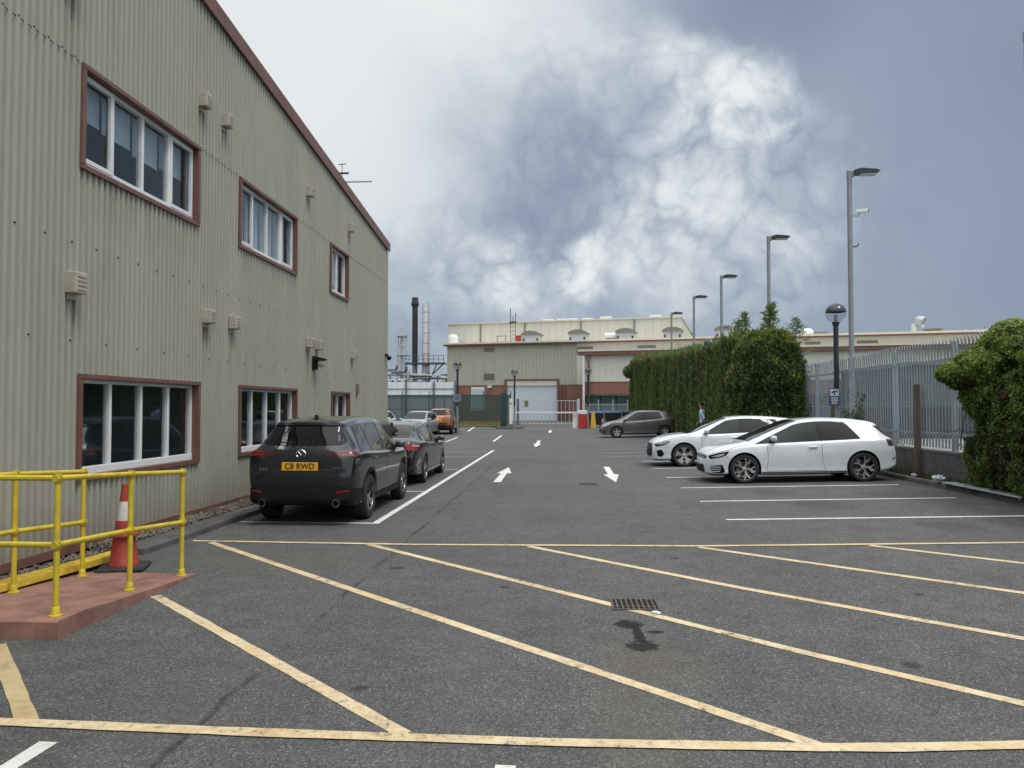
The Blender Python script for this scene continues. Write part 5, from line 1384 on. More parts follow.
# thin out patches so bare stems show
ok &= ~((vnoise(C, 2.1, 11) > .50) & (rng.random(len(C)) < .72))
C, U, T = C[ok], U[ok], T[ok]; n = len(C)
D = np.cross(U, unit(n)) + [0, 0, -.5] + U * .25
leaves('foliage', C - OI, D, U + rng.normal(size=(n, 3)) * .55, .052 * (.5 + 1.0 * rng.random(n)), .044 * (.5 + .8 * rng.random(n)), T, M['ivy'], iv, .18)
st = MB()
for i in range(130):
    y = random.uniform(11.5, 15.0); z = random.uniform(.2, 2.6); x = 7.35 + random.uniform(-.06, .35)
    p = Vector((x, y, z)); pts = [p]
    d = Vector((random.uniform(-.3, .3), random.uniform(-1, 1), random.uniform(-.6, 1))).normalized()
    for k in range(5):
        d = (d + Vector((random.uniform(-.25, .25), random.uniform(-.4, .4), random.uniform(-.4, .4)))).normalized(); p = p + d * random.uniform(.1, .2); pts.append(p)
    st.tube([q - Vector(OI) for q in pts], .011, 5, r1=.003)
st.build('bare_stem', M['bark'], iv, fix=False)

# --- saplings and weeds by the wall
def sapling(x, y, z0, h, r, n, label):
    t = empty('sapling', (x, y, z0), 0, label, 'plant', 'weeds growing along the palisade')
    s = MB(); Cc = []
    for i in range(5):
        a = random.uniform(0, 6.28); rr = r * random.uniform(.2, .8); hh = h * random.uniform(.55, 1)
        pts = [(0, 0, 0), (rr * .4 * math.cos(a), rr * .4 * math.sin(a), hh * .5), (rr * math.cos(a), rr * math.sin(a), hh)]
        s.tube(pts, .012, 5, r1=.004)
        k = n // 5; tt = rng.random(k) ** .7
        Pp = np.array([np.interp(q, [0, .5, 1], [p_[j] for p_ in pts]) for q in tt for j in range(3)]).reshape(-1, 3)
        Cc.append(Pp + rng.normal(size=(k, 3)) * [r * .25, r * .25, .08])
    s.build('stem', M['bark'], t)
    Cc = np.concatenate(Cc); k = len(Cc)
    leaves('foliage', Cc, unit(k) + [0, 0, -.2], unit(k) + [0, 0, 1], .085, .05, rng.random(k), M['weed'], t)
sapling(7.62, 20.6, .13, 2.35, .42, 700, 'tall leafy sapling in front of the palisade above the white hatchback rear')
sapling(7.60, 22.8, .13, 1.35, .35, 350, 'small leafy weed beside the globe lamp post behind the white hatchback roof')
sapling(7.66, 24.6, .13, 1.7, .5, 600, 'leafy weed between the dark bush and the globe lamp post')
sapling(7.62, 18.7, .2, .95, .35, 320, 'low weed behind the rear bumper of the white three door hatchback')
# grass tufts on the kerb
n = 1700; y = rng.random(n) * 22 + 11; P = np.stack([7.56 + rng.random(n) * .12, y, .22 + rng.random(n) * .07], 1)
tag(leaves('verge_weeds', P, unit(n) * .5 + [0, 0, 1], unit(n), .14, .014, rng.random(n) * .8, M['weed'], None), kind='stuff')

# ------------------------------------------------------------------ lamps
M['lamp_grey'] = pmat('grey_lamp_column', (.24, .265, .28), .5, .3, var=.12, scale=4)
M['lamp_dark'] = pmat('dark_blue_black_paint', (.018, .023, .034), .45, var=.2, scale=5)
M['smoke'] = pmat('smoked_lamp_dome', (.035, .04, .045), .08, var=.1)
M['lens'] = pmat('lamp_lens', (.45, .48, .50), .2, var=.1)
def tall_lamp():
    t = empty('street_lamp', group='tall grey street lamps beyond the palisade', cat='street lamp')
    MB().tube([(0, 0, 0), (0, 0, 1.4), (0, 0, 1.42), (0, 0, 8.50)], .072, 14).build('column', M['lamp_grey'], t, 40)
    MB().bbox(-.07, .14, -.06, .06, 8.38, 8.58, .02).build('bracket', M['lamp_grey'], t)
    m = MB(); m.prism([(.12, 8.44), (.80, 8.48), (.86, 8.52), (.74, 8.57), (.30, 8.61), (.12, 8.56)], 'y', -.15, .15); m.build('lamp_head', M['lamp_dark'], t)
    MB().bbox(.28, .76, -.12, .12, 8.425, 8.465, .008).build('lamp_lens', M['lens'], t)
    return t
tl = tall_lamp()
spots = [(8.735, 14.85, 'nearest tall street lamp standing behind the ivy covered bush'), (8.62, 23.45, 'tall grey street lamp carrying a white security camera beside the globe lamp'),
         (8.62, 32.35, 'tall grey street lamp rising behind the dark evergreen bush'), (8.68, 41.9, 'tall grey street lamp behind the hedge with small brackets, carrying no camera'),
         (8.56, 49.6, 'slender tall street lamp behind the middle of the hedge'), (8.4, 58.2, 'farthest and smallest of the tall street lamps in front of the cream factory')]
for i, (x, y, lb) in enumerate(spots):
    o = tl if i == 0 else copy_tree(tl)
    o.location = (x, y, .126); o['label'] = lb
def cctv(x, y, z, rz, label, s=1):
    t = empty('security_camera', (x, y, z), rz, label, 'camera')
    MB().tube([(0, 0, 0), (.16, 0, -.02), (.2, 0, .06)], .02, 8).build('camera_arm', M['galv'], t)
    MB().bbox(.08, .42, -.05, .05, .06, .16, .018).build('camera_body', M['upvc'], t); MB().lathe([(0, 0), (.04, 0), (.04, .02), (.03, .022), (0, .022)], c=(.42, 0, .105), n=12, axis='x').build('camera_lens', M['gloss_black'], t)
    return t
cctv(8.70, 23.45, 7.35, -.4, 'white bullet security camera mounted on the tall lamp column')
br = empty('column_bracket', (8.70, 23.45, 6.42), 0, 'small dark bracket on the tall lamp column below the security camera', 'bracket')
MB().tube([(0, 0, 0), (.12, 0, .02), (.16, 0, .09)], .022, 8).build('bracket_arm', M['lamp_dark'], br)
br = empty('column_bracket', (8.76, 41.9, 5.9), 0, 'small dark bracket halfway up the third tall lamp column', 'bracket')
MB().tube([(0, 0, 0), (.22, 0, .02), (.3, 0, .08)], .03, 8).build('bracket_arm', M['lamp_dark'], br)

def globe_lamp():
    t = empty('globe_lamp', group='globe topped lamp posts round the car park', cat='lamp post')
    MB().tube([(0, 0, 0), (0, 0, 1.75)], .062, 14).build('lower_column', M['lamp_grey'], t, 40)
    MB().tube([(0, 0, 1.75), (0, 0, 1.752), (0, 0, 4.0)], .068, 14).build('upper_column', M['lamp_dark'], t, 40)
    MB().lathe([(.068, 3.92), (.085, 3.97), (.10, 4.02), (.10, 4.05)], n=20).build('globe_collar', M['lamp_dark'], t, 40)
    R_ = .275; cz = 4.30
    low = [(R_ * math.sin(a), cz - R_ * math.cos(a)) for a in [R(q) for q in range(28, 98, 7)]]
    MB().lathe([(low[0][0] - .001, low[0][1])] + low, n=28, caps=False).build('globe_bowl', thin_glass('clear_globe', (.80, .83, .84), .06, 1.35) if 'globe' not in M else M['globe'], t, 80)
    up = [(R_ * math.sin(a) * 1.01, cz - R_ * math.cos(a) * 1.01) for a in [R(q) for q in range(95, 181, 7)]]
    MB().lathe(up, n=28, caps=False).build('globe_hood', M['smoke'], t, 80)
    MB().lathe([(0, 4.05), (.05, 4.05), (.055, 4.16), (.035, 4.25), (0, 4.26)], n=14).build('lamp_bulb', M['lens'], t, 60)
    return t
gl = globe_lamp()
for i, (x, y, z, s, lb) in enumerate([(7.62, 21.85, .126, .965, 'nearest dark globe lamp post with a small sign behind the white hatchback'), (-6.28, 48.5, 0, 1.0, 'globe lamp post carrying a round plate beside the orange crossover'),
                                   (-3.3, 59.2, 0, 1.0, 'globe lamp post standing behind the white barrier post'), (2.28, 59.6, .01, 1.02, 'globe lamp post beside the red barrier cabinet'), (6.72, 35.0, .11, 1.01, 'globe lamp post half buried in the long hedge')]):
    o = gl if i == 0 else copy_tree(gl)
    o.location = (x, y, z); o.scale = (1, 1, s); o['label'] = lb
# signs on posts
M['blue_sign'] = pmat('blue_sign', (.035, .06, .17), .4, var=.08); M['white_sign'] = pmat('white_sign', (.62, .65, .72), .4, var=.06); M['grey_sign'] = pmat('blue_grey_plate', (.09, .12, .18), .5, var=.12)
sg_ = empty('notice_sign', (7.52, 21.74, 1.98), 0, 'blue and white notice with a camera symbol on the globe lamp post', 'sign')
MB().bbox(-.14, .14, -.012, .0, -.23, .23, .004).build('sign_board', M['blue_sign'], sg_)
MB().box(-.115, .115, -.015, -.0125, .02, .205).build('sign_panel', M['white_sign'], sg_)
m = MB(); m.prism([(-.08, .09), (.05, .13), (.05, .17), (-.08, .14)], 'y', -.018, -.0155); m.prism([(.06, .12), (.09, .12), (.09, .18), (.06, .18)], 'y', -.018, -.0155); m.prism([(-.02, .05), (.02, .05), (.02, .10), (-.02, .10)], 'y', -.018, -.0155); m.build('camera_symbol', M['ink'], sg_)
m = MB()
for zz, w in ((-.03, .1), (-.07, .085), (-.11, .1), (-.15, .07), (-.19, .09)): m.box(-w, w, -.015, -.0125, zz - .011, zz + .011)
m.build('text_lines', M['white_sign'], sg_)
sg_ = empty('round_sign', (-6.28, 48.42, 2.25), 0, 'round blue grey plate on the globe lamp post near the orange crossover', 'sign')
MB().lathe([(0, -.012), (.24, -.012), (.25, 0), (.24, .012), (0, .012)], n=28, axis='y').build('sign_disc', M['grey_sign'], sg_, 40)
MB().lathe([(.20, -.016), (.215, -.018), (.215, -.014)], n=28, axis='y', caps=False).build('sign_ring', M['white_sign'], sg_, 40)
# ------------------------------------------------------------------ far side of the site
M['green'] = pmat('dark_green_steel', (.014, .048, .040), .5, var=.2, scale=4)
M['cream'] = clad_mat('cream_cladding', (.60, .595, .52), .05)
M['cream2'] = clad_mat('grey_cream_cladding', (.40, .39, .31), .05)
M['creamroof'] = pmat('pale_roof_sheet', (.60, .56, .46), .6, var=.08, scale=2)
def brick():
    m, nt, b = new_mat('red_brick'); L = nt.links
    v = mapping(nt, (1, 1, 1), rot=(R(90), 0, 0))
    t = N(nt, 'ShaderNodeTexBrick'); t.inputs['Scale'].default_value = 4.4; t.inputs['Color1'].default_value = (.20, .085, .06, 1); t.inputs['Color2'].default_value = (.26, .115, .08, 1); t.inputs['Mortar'].default_value = (.30, .24, .2, 1)
    t.inputs['Mortar Size'].default_value = .012
    L.new(v, t.inputs['Vector']); L.new(t.outputs['Color'], b.inputs['Base Color']); b.inputs['Roughness'].default_value = .9
    return m
M['brick'] = brick()
M['shutter'] = pmat('white_roller_shutter', (.62, .68, .74), .45, var=.06)
M['whitewall'] = pmat('white_panel', (.66, .70, .73), .5, var=.05, scale=1)
M['louvre'] = pmat('grey_brown_louvre', (.19, .18, .15), .7, var=.1)
M['metalw'] = pmat('pale_metal', (.50, .53, .55), .4, .3, var=.12)
M['chim_b'] = pmat('black_chimney_paint', (.02, .022, .022), .6, var=.2)
M['redp'] = pmat('red_paint', (.42, .035, .035), .45, var=.12)
M['yel'] = pmat('yellow_plastic', (.55, .36, .03), .5, var=.15)
M['whitep'] = pmat('white_paint', (.72, .72, .70), .4, var=.05)
M['darkglass'] = pmat('dark_window', (.10, .13, .15), .1, var=.2)

ROT = -math.atan2(14.0, 61.0)
fb = empty('factory_building', (-14.3, 100, 0), ROT, 'large cream clad factory with a red brick base and roller door behind the gate', 'building')
ca, sa = math.cos(ROT), math.sin(ROT)
def lx(px, dpt=0.0, F=780.0, cx=558.0):
    """distance along the facade for a bearing measured on site (tangent from the lane axis)"""
    t = (px - cx) / F
    # point = A + s*e1 + dpt*e2 ; x = t*y
    A = (-14.3, 100.0); e1 = (ca, sa); e2 = (-sa, ca)
    bx = A[0] + dpt * e2[0]; by = A[1] + dpt * e2[1]
    return (t * by - bx) / (e1[0] - t * e1[1])
def ribbed(m, x0, x1, z0, z1, y, p=1.0, mi=0):
    """standing seam sheet: flat with small ribs"""
    m.box(x0, x1, y, y + .3, z0, z1, mi)
    x = x0 + p * .5
    while x < x1: m.box(x - .03, x + .03, y - .035, y, z0 + .01, z1 - .01, mi); x += p
EV = 9.55
LEN = 78.0
m = MB(); ribbed(m, 0, lx(577), 4.45, EV, 0, .45); m.build('lower_cladding', M['cream2'], fb)
m = MB(); m.box(lx(577), LEN, 0, .3, 4.45, EV); m.build('lower_cladding', M['cream'], fb)
d0, d1 = lx(507), lx(557)
m = MB(); m.box(0, d0 - .3, .06, .35, 0, 4.45); m.box(d1 + .3, LEN, .06, .35, 0, 4.45); m.build('brick_base', M['brick'], fb)
m = MB()
m.box(d0, d1, .12, .2, 0, 4.35)
z = .1
while z < 4.3: m.box(d0, d1, .10, .12, z, z + .05); z += .11
m.build('roller_door', M['shutter'], fb)
m = MB(); m.box(d0 - .32, d0, -.12, .2, 0, 5.2); m.box(d1, d1 + .32, -.12, .2, 0, 5.2); m.box(d0, d1, -.13, .2, 5.0, 5.2); m.build('door_surround', M['brown'], fb)
m = MB(); ribbed(m, d0, d1, 4.36, 5.0, -.05, .45); m.build('door_header', M['cream'], fb)
m = MB(); a = lx(471); b_ = lx(484); m.bbox(a, b_, -.04, .1, 1.2, 4.2, .03); w_ = m.build('window', M['upvc'], fb)
MB().box(a + .12, b_ - .12, -.06, -.045, 1.35, 4.05).build('pane', pmat('pale_obscured_glass', (.42, .50, .54), .2, var=.1), w_)
m = MB()
for (pa, pb, z0, z1) in ((484, 494, 5.2, 5.9), (484, 494, 8.75, 9.2)):
    q = MB(); q.box(lx(pa), lx(pb), -.06, -.001, z0, z1)
    k = z0 + .05
    while k < z1: q.box(lx(pa), lx(pb), -.10, -.06, k, k + .05); k += .13
    q.build('louvre', M['louvre'], fb)
for pa, pb in ((577, 593), (637, 655), (722, 740), (800, 815), (850, 870)):
    MB().box(lx(pa), lx(pb), -.04, -.001, 8.1, 9.1).build('louvre', M['louvre'], fb)
m = MB(); m.box(-.4, LEN, -.45, 1.0, EV, EV + .16); m.build('eave_fascia', M['brown'], fb)
m = MB(); m.add([(-.4, -.5, EV + .162), (LEN, -.5, EV + .162), (LEN, 8.0, EV + .75), (-.4, 8.0, EV + .75), (-.4, -.5, EV + .36), (LEN, -.5, EV + .42), (LEN, 8.0, EV + 1.0), (-.4, 8.0, EV + 1.0)], [(0, 3, 2, 1), (4, 5, 6, 7), (0, 1, 5, 4), (1, 2, 6, 5), (2, 3, 7, 6), (3, 0, 4, 7)])
m.build('roof', M['creamroof'], fb)
D2 = 8.0
UX1 = lx(680, D2)
m = MB(); ribbed(m, lx(447.5, D2), UX1, EV - .5, 13.2, D2, 1.0); m.box(lx(447.5, D2), UX1, D2 + .3, D2 + 25, EV - .5, 13.2); m.build('upper_cladding', M['cream'], fb)
m = MB(); m.box(lx(447.5, D2) - .15, UX1 + .15, D2 - .15, D2 + 25, 13.2, 13.38); m.build('upper_roof_trim', M['creamroof'], fb)
for px in (480.5, 525, 581, 634):
    MB().box(lx(px, D2) - .09, lx(px, D2) + .09, D2 - .14, D2 - .04, EV, 13.15).build('downpipe', M['louvre'], fb)
MB().box(-.01, 20, 10, 34, 0, EV).box(20, LEN, .4, 30, 0, EV - .02).build('rear_wall', M['cream2'], fb)
# projecting block on the right
D3 = -7.0
p0 = lx(583, D3)
B3 = 7.85
m = MB(); ribbed(m, p0, LEN, 4.55, B3 - .3, D3, .75); m.box(p0, p0 + .3, D3 + .3, 0, 4.55, B3 - .3); m.build('lower_cladding', M['cream'], fb)
MB().box(p0, LEN, D3 + .05, D3 + .35, 3.15, 4.55).build('brick_band', M['brick'], fb)
MB().box(p0, p0 + .3, D3 + .35, -.01, 0, 4.55).build('brick_band', M['brick'], fb)
MB().box(p0 - .05, LEN, D3 - .08, D3 + .35, 2.95, 3.15).build('concrete_sill', M['kerb'], fb)
m = MB(); x = p0 + .2
while x < p0 + 12: m.box(x, x + 1.72, D3 + .1, D3 + .2, 0, 2.95); x += 1.8
m.box(p0 + 12.2, LEN, D3 + .1, D3 + .2, 0, 2.95); m.build('green_shutter', M['green'], fb)
m = MB(); m.box(p0 - .45, LEN, D3 - .45, D3 + .5, B3 - .3, B3 + .12); m.build('eave_fascia', M['brown'], fb)
m = MB(); m.add([(p0 - .5, D3 - .5, B3 + .122), (LEN, D3 - .5, B3 + .122), (LEN, -.46, B3 + .45), (p0 - .5, -.46, B3 + .45), (p0 - .5, D3 - .5, B3 + .35), (LEN, D3 - .5, B3 + .35), (LEN, -.46, B3 + .7), (p0 - .5, -.46, B3 + .7)], [(0, 3, 2, 1), (4, 5, 6, 7), (0, 1, 5, 4), (1, 2, 6, 5), (2, 3, 7, 6), (3, 0, 4, 7)])
m.build('roof', M['creamroof'], fb)
for px in (583.5, 588.5):
    MB().tube([(lx(px, D3 - .3), D3 - .3, 0), (lx(px, D3 - .3), D3 - .3, B3 - .2)], .13, 8).build('downpipe', M['whitep' if px < 586 else 'brown'], fb)
# brown drain pipes by the roller door
for px in (561, 565): MB().tube([(lx(px), -.12, 0), (lx(px), -.12, 4.4)], .1, 8).build('downpipe', M['brown'], fb)
# things on the factory roof
def world_of(x, y, z):
    return (-14.3 + x * ca - y * sa, 100 + x * sa + y * ca, z)
def cowl():
    t = empty('roof_ventilator', group='arched ventilators along the factory roof', cat='roof vent')
    m = MB(); m.bbox(-1.05, 1.05, -1, 1, -.5, .80, .04); m.build('vent_body', M['metalw'], t)
    arch = [(-1.25, .75), (1.25, .75)] + [(1.25 * math.cos(R(a)), .8 + .48 * math.sin(R(a)) ** 1.2) for a in range(0, 181, 15)]
    m = MB(); m.prism(arch, 'y', -1.2, 1.2); m.build('vent_hood', M['louvre'], t)
    m = MB(); m.box(-1.0, -.8, -1.06, -1.0, .0, .3).box(.8, 1.0, -1.06, -1.0, .0, .3); m.build('vent_foot', M['black'], t)
    return t
cw = cowl()
for i, (px, lb) in enumerate(((532.5, 'arched roof ventilator beside the small red roof cabinet'), (579, 'arched roof ventilator standing above the roller door side of the roof'), (626, 'arched roof ventilator with a pale horizontal duct beside it'), (672, 'arched roof ventilator at the end of the upper cream wall'), (723, 'arched roof ventilator standing clear of the upper wall above the hedge'))):
    o = cw if i == 0 else copy_tree(cw)
    o.location = world_of(lx(px, 3), 3, EV + .62); o.rotation_euler = (0, 0, ROT); o['label'] = lb
t = empty('roof_duct', world_of(lx(613, 3), 3, EV + .6), ROT, 'pale horizontal duct on the factory roof next to an arched ventilator', 'duct')
MB().tube([(-1.0, 0, .45), (.9, 0, .45)], .42, 14).build('duct_pipe', M['whitep'], t, 40); MB().box(-.8, .7, -.3, .3, -.05, .15).build('duct_foot', M['louvre'], t)
t = empty('roof_box', world_of(lx(518.5, 4), 4, EV + .68), ROT, 'small red cabinet on the factory roof under the mast', 'cabinet')
MB().bbox(-.34, .34, -.4, .4, -.3, .75, .03).build('cabinet_body', M['redp'], t); MB().box(-.37, .37, -.44, .44, .75, .81).build('cabinet_lid', M['brown'], t)
t = empty('radio_mast', world_of(lx(513, 5), 5, EV + .7), ROT, 'thin radio mast with small aerials rising from the factory roof', 'mast')
m = MB()
for sx_ in (-.35, .35): m.tube([(sx_, 0, -.3), (sx_, 0, 2.7)], .05, 6)
for k in range(5): m.tube([(-.35, 0, .3 + k * .55), (.35, 0, .55 + k * .55)], .035, 5)
m.build('mast_frame', M['louvre'], t)
m = MB()
for q, h in ((-.34, 4.6), (0, 3.5), (.36, 3.9)): m.tube([(q, 0, 2.65), (q, 0, h)], .045, 5)
m.box(-.45, .45, -.2, .2, 2.65, 2.78); m.build('mast_aerial', M['black'], t)
m2 = MB(); m2.tube([(-2.2, 0, -.1), (-2.2, 0, .9)], .06, 5); m2.tube([(-1.0, 0, -.1), (-1.0, 0, .9)], .06, 5); m2.tube([(-2.3, 0, .9), (-.9, 0, .9)], .06, 5); m2.build('mast_guard', M['louvre'], t)
def pipe_cowl(px, d, z, s, label, mirror=1):
    t = empty('roof_cowl', world_of(lx(px, d), d, z), ROT, label, 'roof vent')
    MB().lathe([(.62 * s, 0), (.62 * s, .75 * s), (.55 * s, 1.0 * s), (.38 * s, 1.16 * s), (0, 1.22 * s)], n=20).build('cowl_cap', M['whitep'], t, 50)
    return t
pipe_cowl(452.5, 1.6, EV + .35, 1.1, 'white round topped cowl at the corner of the factory roof by the chimneys')
t = empty('roof_cowl', world_of(lx(909, 3), 3, EV + .7), ROT - .5, 'silver round horn shaped cowl on the roof line above the palisade', 'roof vent')
MB().tube([(-.45, 0, 0), (-.45, 0, .9)], .32, 12).build('cowl_pipe', M['whitep'], t, 40)
hn = MB().lathe([(0, -.55), (.30, -.52), (.48, -.35), (.58, 0), (.66, .42), (.70, .46), (.62, .44), (.5, .1), (.3, -.2), (0, -.3)], n=20, axis='x').build('cowl_horn', M['metalw'], t, 50); hn.location = (.15, 0, 1.15); hn.rotation_euler = (0, R(22), 0)
MB().box(.6, 2.4, -.4, .4, -.02, .18).build('cowl_base', M['louvre'], t)
t = empty('roof_dome', world_of(lx(802.5, 3), 3, EV + .7), ROT, 'small pale dome on the long roof just beyond the conifer tips', 'roof vent')
MB().lathe([(.75, -.05), (.75, .25), (.6, .5), (.3, .64), (0, .68)], n=18).build('dome_cap', M['whitep'], t, 40); MB().box(.5, 2.2, -.3, .3, -.05, .2).build('dome_base', M['louvre'], t)
for i, px in enumerate((549, 563, 573, 588, 606, 655)):
    m = MB(); m.bbox(-.75, .75, -.6, .6, 0, .34 + .12 * (i in (4, 5)), .06)
    o = tag(m.build('roof_hatch', M['whitep']), 'low pale hatches along the top edge of the upper cream roof', 'roof hatch', 'low hatches on the upper roof'); o.location = world_of(lx(px, 10), 10, 13.38); o.rotation_euler = (0, 0, ROT)
lt = empty('flood_light', world_of(lx(490), -.1, 4.25), ROT, 'small white floodlight on the brick wall beside the roller door surround', 'floodlight')
MB().bbox(-.25, .25, -.25, 0, -.14, .14, .03).build('lamp_housing', M['whitep'], lt)

# plant and chimneys on the left
t = empty('black_chimney', (-22.2, 120, 0), 0, 'tall black chimney with a flared cap behind the white screen wall', 'chimney')
MB().tube([(0, 0, 8.2), (0, 0, 17.6)], .44, 18).build('stack', M['chim_b'], t, 40)
MB().lathe([(.44, 17.3), (.60, 17.55), (.60, 17.9), (.46, 18.2), (.5, 18.7), (.3, 18.75)], n=18).build('cap', M['chim_b'], t, 40)
MB().tube([(0, 0, 0), (0, 0, 8.2)], .42, 18).build('stack_base', M['metalw'], t, 40)
t = empty('silver_chimney', (-20.4, 119.5, 0), 0, 'tall silver chimney with a ladder beside the black one', 'chimney')
MB().tube([(0, 0, 0), (0, 0, 17.6)], .60, 20).build('stack', pmat('bright_steel_stack', (.62, .64, .66), .4, .15, var=.12, stretch=(1, 1, .3)), t, 40)
m = MB()
for zz in np.arange(2, 17.6, 1.6): m.lathe([(.60, zz - .05), (.66, zz - .03), (.66, zz + .03), (.60, zz + .05)], n=20, caps=False)
m.build('band', M['metalw'], t)
m = MB()
for q in (-.12, .12): m.tube([(q + .52, -.5, .5), (q + .52, -.5, 17.9)], .022, 5)
for zz in np.arange(.8, 18, .45): m.tube([(.40, -.5, zz), (.64, -.5, zz)], .015, 4)
m.build('ladder', M['louvre'], t)
m = MB(); m.box(-3.2, 3.1, -1.6, 1.2, 8.3, 8.5)
for q in (-3.1, 3.0):
    m.tube([(q, -1.5, 8.5), (q, -1.5, 9.6)], .05, 5)
for q in np.arange(-3.1, 3.1, .76): m.tube([(q, -1.5, 8.5), (q, -1.5, 9.55)], .035, 4)
for zz in (9.0, 9.55): m.tube([(-3.1, -1.5, zz), (3.0, -1.5, zz)], .04, 5)
m.tube([(2.9, -1, 8.3), (.6, -.6, 6.2)], .1, 6); m.tube([(1.9, -1, 8.3), (.6, -.6, 5.6)], .08, 6)
m.build('platform', pmat('dark_grey_steel', (.09, .10, .105), .6, .3, var=.2), t)
t = empty('scaffold_tower', (-23.9, 118, 0), 0, 'slender open framed steel tower beside the two chimneys', 'tower')
m = MB()
for q in (-.6, .6):
    for w in (-.6, .6): m.tube([(q, w, 0), (q, w, 13.0)], .07, 5)
for zz in np.arange(4, 12.7, 1.4):
    for w in (-.6, .6): m.tube([(-.6, w, zz), (.6, w, zz)], .05, 4); m.tube([(-.6, w, zz), (.6, w, min(zz + 1.4, 12.6))], .035, 4)
m.tube([(0, 0, 3), (0, 0, 13.8)], .2, 8); m.box(-.85, .85, -.7, .7, 12.5, 12.65); m.box(-.85, .85, -.7, .7, 9.6, 9.7); m.box(-.85, .85, -.7, .7, 6.9, 7.0)
m.build('tower_frame', M['metalw'], t)
t = empty('pipe_rack', (-21, 116, 0), 0, 'tangle of pale and dark process pipes on a rack behind the white screen wall', 'pipework')
M['steel_d'] = pmat('grey_steelwork', (.14, .15, .155), .6, .3, var=.25)
m = MB()
for q in np.arange(-6, 8, 1.8): m.box(q - .1, q + .1, -.1, .1, 0, 6.6)
m.box(-6, 8, -.12, .12, 6.4, 6.6); m.box(-6, 8, -.12, .12, 5.0, 5.15); m.build('rack_frame', M['steel_d'], t)
random.seed(11)
for i in range(16):
    zz = random.uniform(4.9, 7.3); x0 = random.uniform(-6, 4); x1 = x0 + random.uniform(1.2, 6)
    yy = random.uniform(-1, 1); rr = random.uniform(.08, .26)
    pts = [(x0, yy, zz), (x1, yy, zz)]
    if random.random() < .6: pts += [(x1 + .3, yy, zz + .3), (x1 + .3, yy, zz + random.uniform(.6, 1.8))]
    m = MB().tube(pts, rr, 8); m.build('pipe', M[random.choice(['metalw', 'steel_d', 'metalw', 'louvre'])], t, 50)
for i in range(7):
    x0 = random.uniform(-6, 6); m = MB().bbox(x0, x0 + random.uniform(.5, 1.6), -.8, .8, 4.6, 4.6 + random.uniform(.6, 1.5), .05); m.build('vessel', M[random.choice(['metalw', 'steel_d'])], t)
t = empty('gabled_shed', (-17.6, 124, 0), 0, 'small pale gabled shed behind the pipework beside the factory', 'building')
MB().prism([(-2.6, 0), (2.6, 0), (2.6, 4.6), (1.4, 8.0), (-2.6, 4.6)], 'y', 0, 8).build('shed_body', M['cream'], t)
sw = empty('screen_wall', (-18.5, 99, 0), 0, 'white panelled screen wall behind the green mesh fence', 'wall')
m = MB()
for k in range(9): m.bbox(-8 + k * 1.5, -8 + k * 1.5 + 1.48, -.08, .08, 0, 4.85, .02)
m.build('panel', M['whitewall'], sw)
m = MB()
for q in (-8, -3.5, -.9, 2.7, 5.4): m.box(q - .09, q + .09, -.3, -.1, 0, 5.0)
m.build('column', M['steel_d'], sw)
m = MB(); m.box(-8, 5.5, -.16, -.085, 3.0, 3.08); m.box(-8, 5.5, -.16, -.085, 4.0, 4.06); m.build('rail', M['steel_d'], sw)

# grass verge, mesh fences, gate, barrier
M['grass'] = pmat('dry_grass_ground', (.13, .13, .045), 1.0, var=.4, scale=6)
tag(MB().box(-26, -4.6, 66, 75.4, 0.004, .12).build('ground', M['grass']), kind='structure')
n = 9000; P = np.stack([-26 + 21.4 * rng.random(n), 66 + 9.4 * rng.random(n), np.full(n, .2)], 1)
M['grassb'] = leaf_mat('dry_grass_blade', [(0, (.10, .11, .03)), (.6, (.20, .19, .065)), (1, (.30, .26, .11))], .3)
tag(leaves('verge_grass', P, unit(n) * .5 + [0, 0, 1], unit(n), .3, .035, rng.random(n), M['grassb'], None), kind='stuff')
def mesh_fence(name, p, q, h, bay, mat, label, slat=.035, gap=.085, cat='fence'):
    d = Vector((q[0] - p[0], q[1] - p[1], 0)); Ln = d.length; a = math.atan2(d.y, d.x)
    t = empty(name, (p[0], p[1], 0), a, label, cat)
    k = int(round(Ln / bay)); bay = Ln / k
    for i in range(k + 1):
        MB().box(i * bay - .04, i * bay + .04, -.04, .04, 0, h + .35).build('post', mat, t)
    for i in range(k):
        m = MB(); x = i * bay + .06
        while x < (i + 1) * bay - .05: m.box(x, x + slat, -.012, .012, .05, h); x += gap
        for zz in (.2, h * .5, h - .1): m.box(i * bay + .04, (i + 1) * bay - .04, -.02, .02, zz, zz + .04)
        m.build('mesh_panel', mat, t, fix=False)
    return t
mesh_fence('mesh_fence', (-26, 76), (-4.6, 76), 2.9, 2.6, M['green'], 'dark green mesh fence along the grass verge in front of the factory', .066, .084)
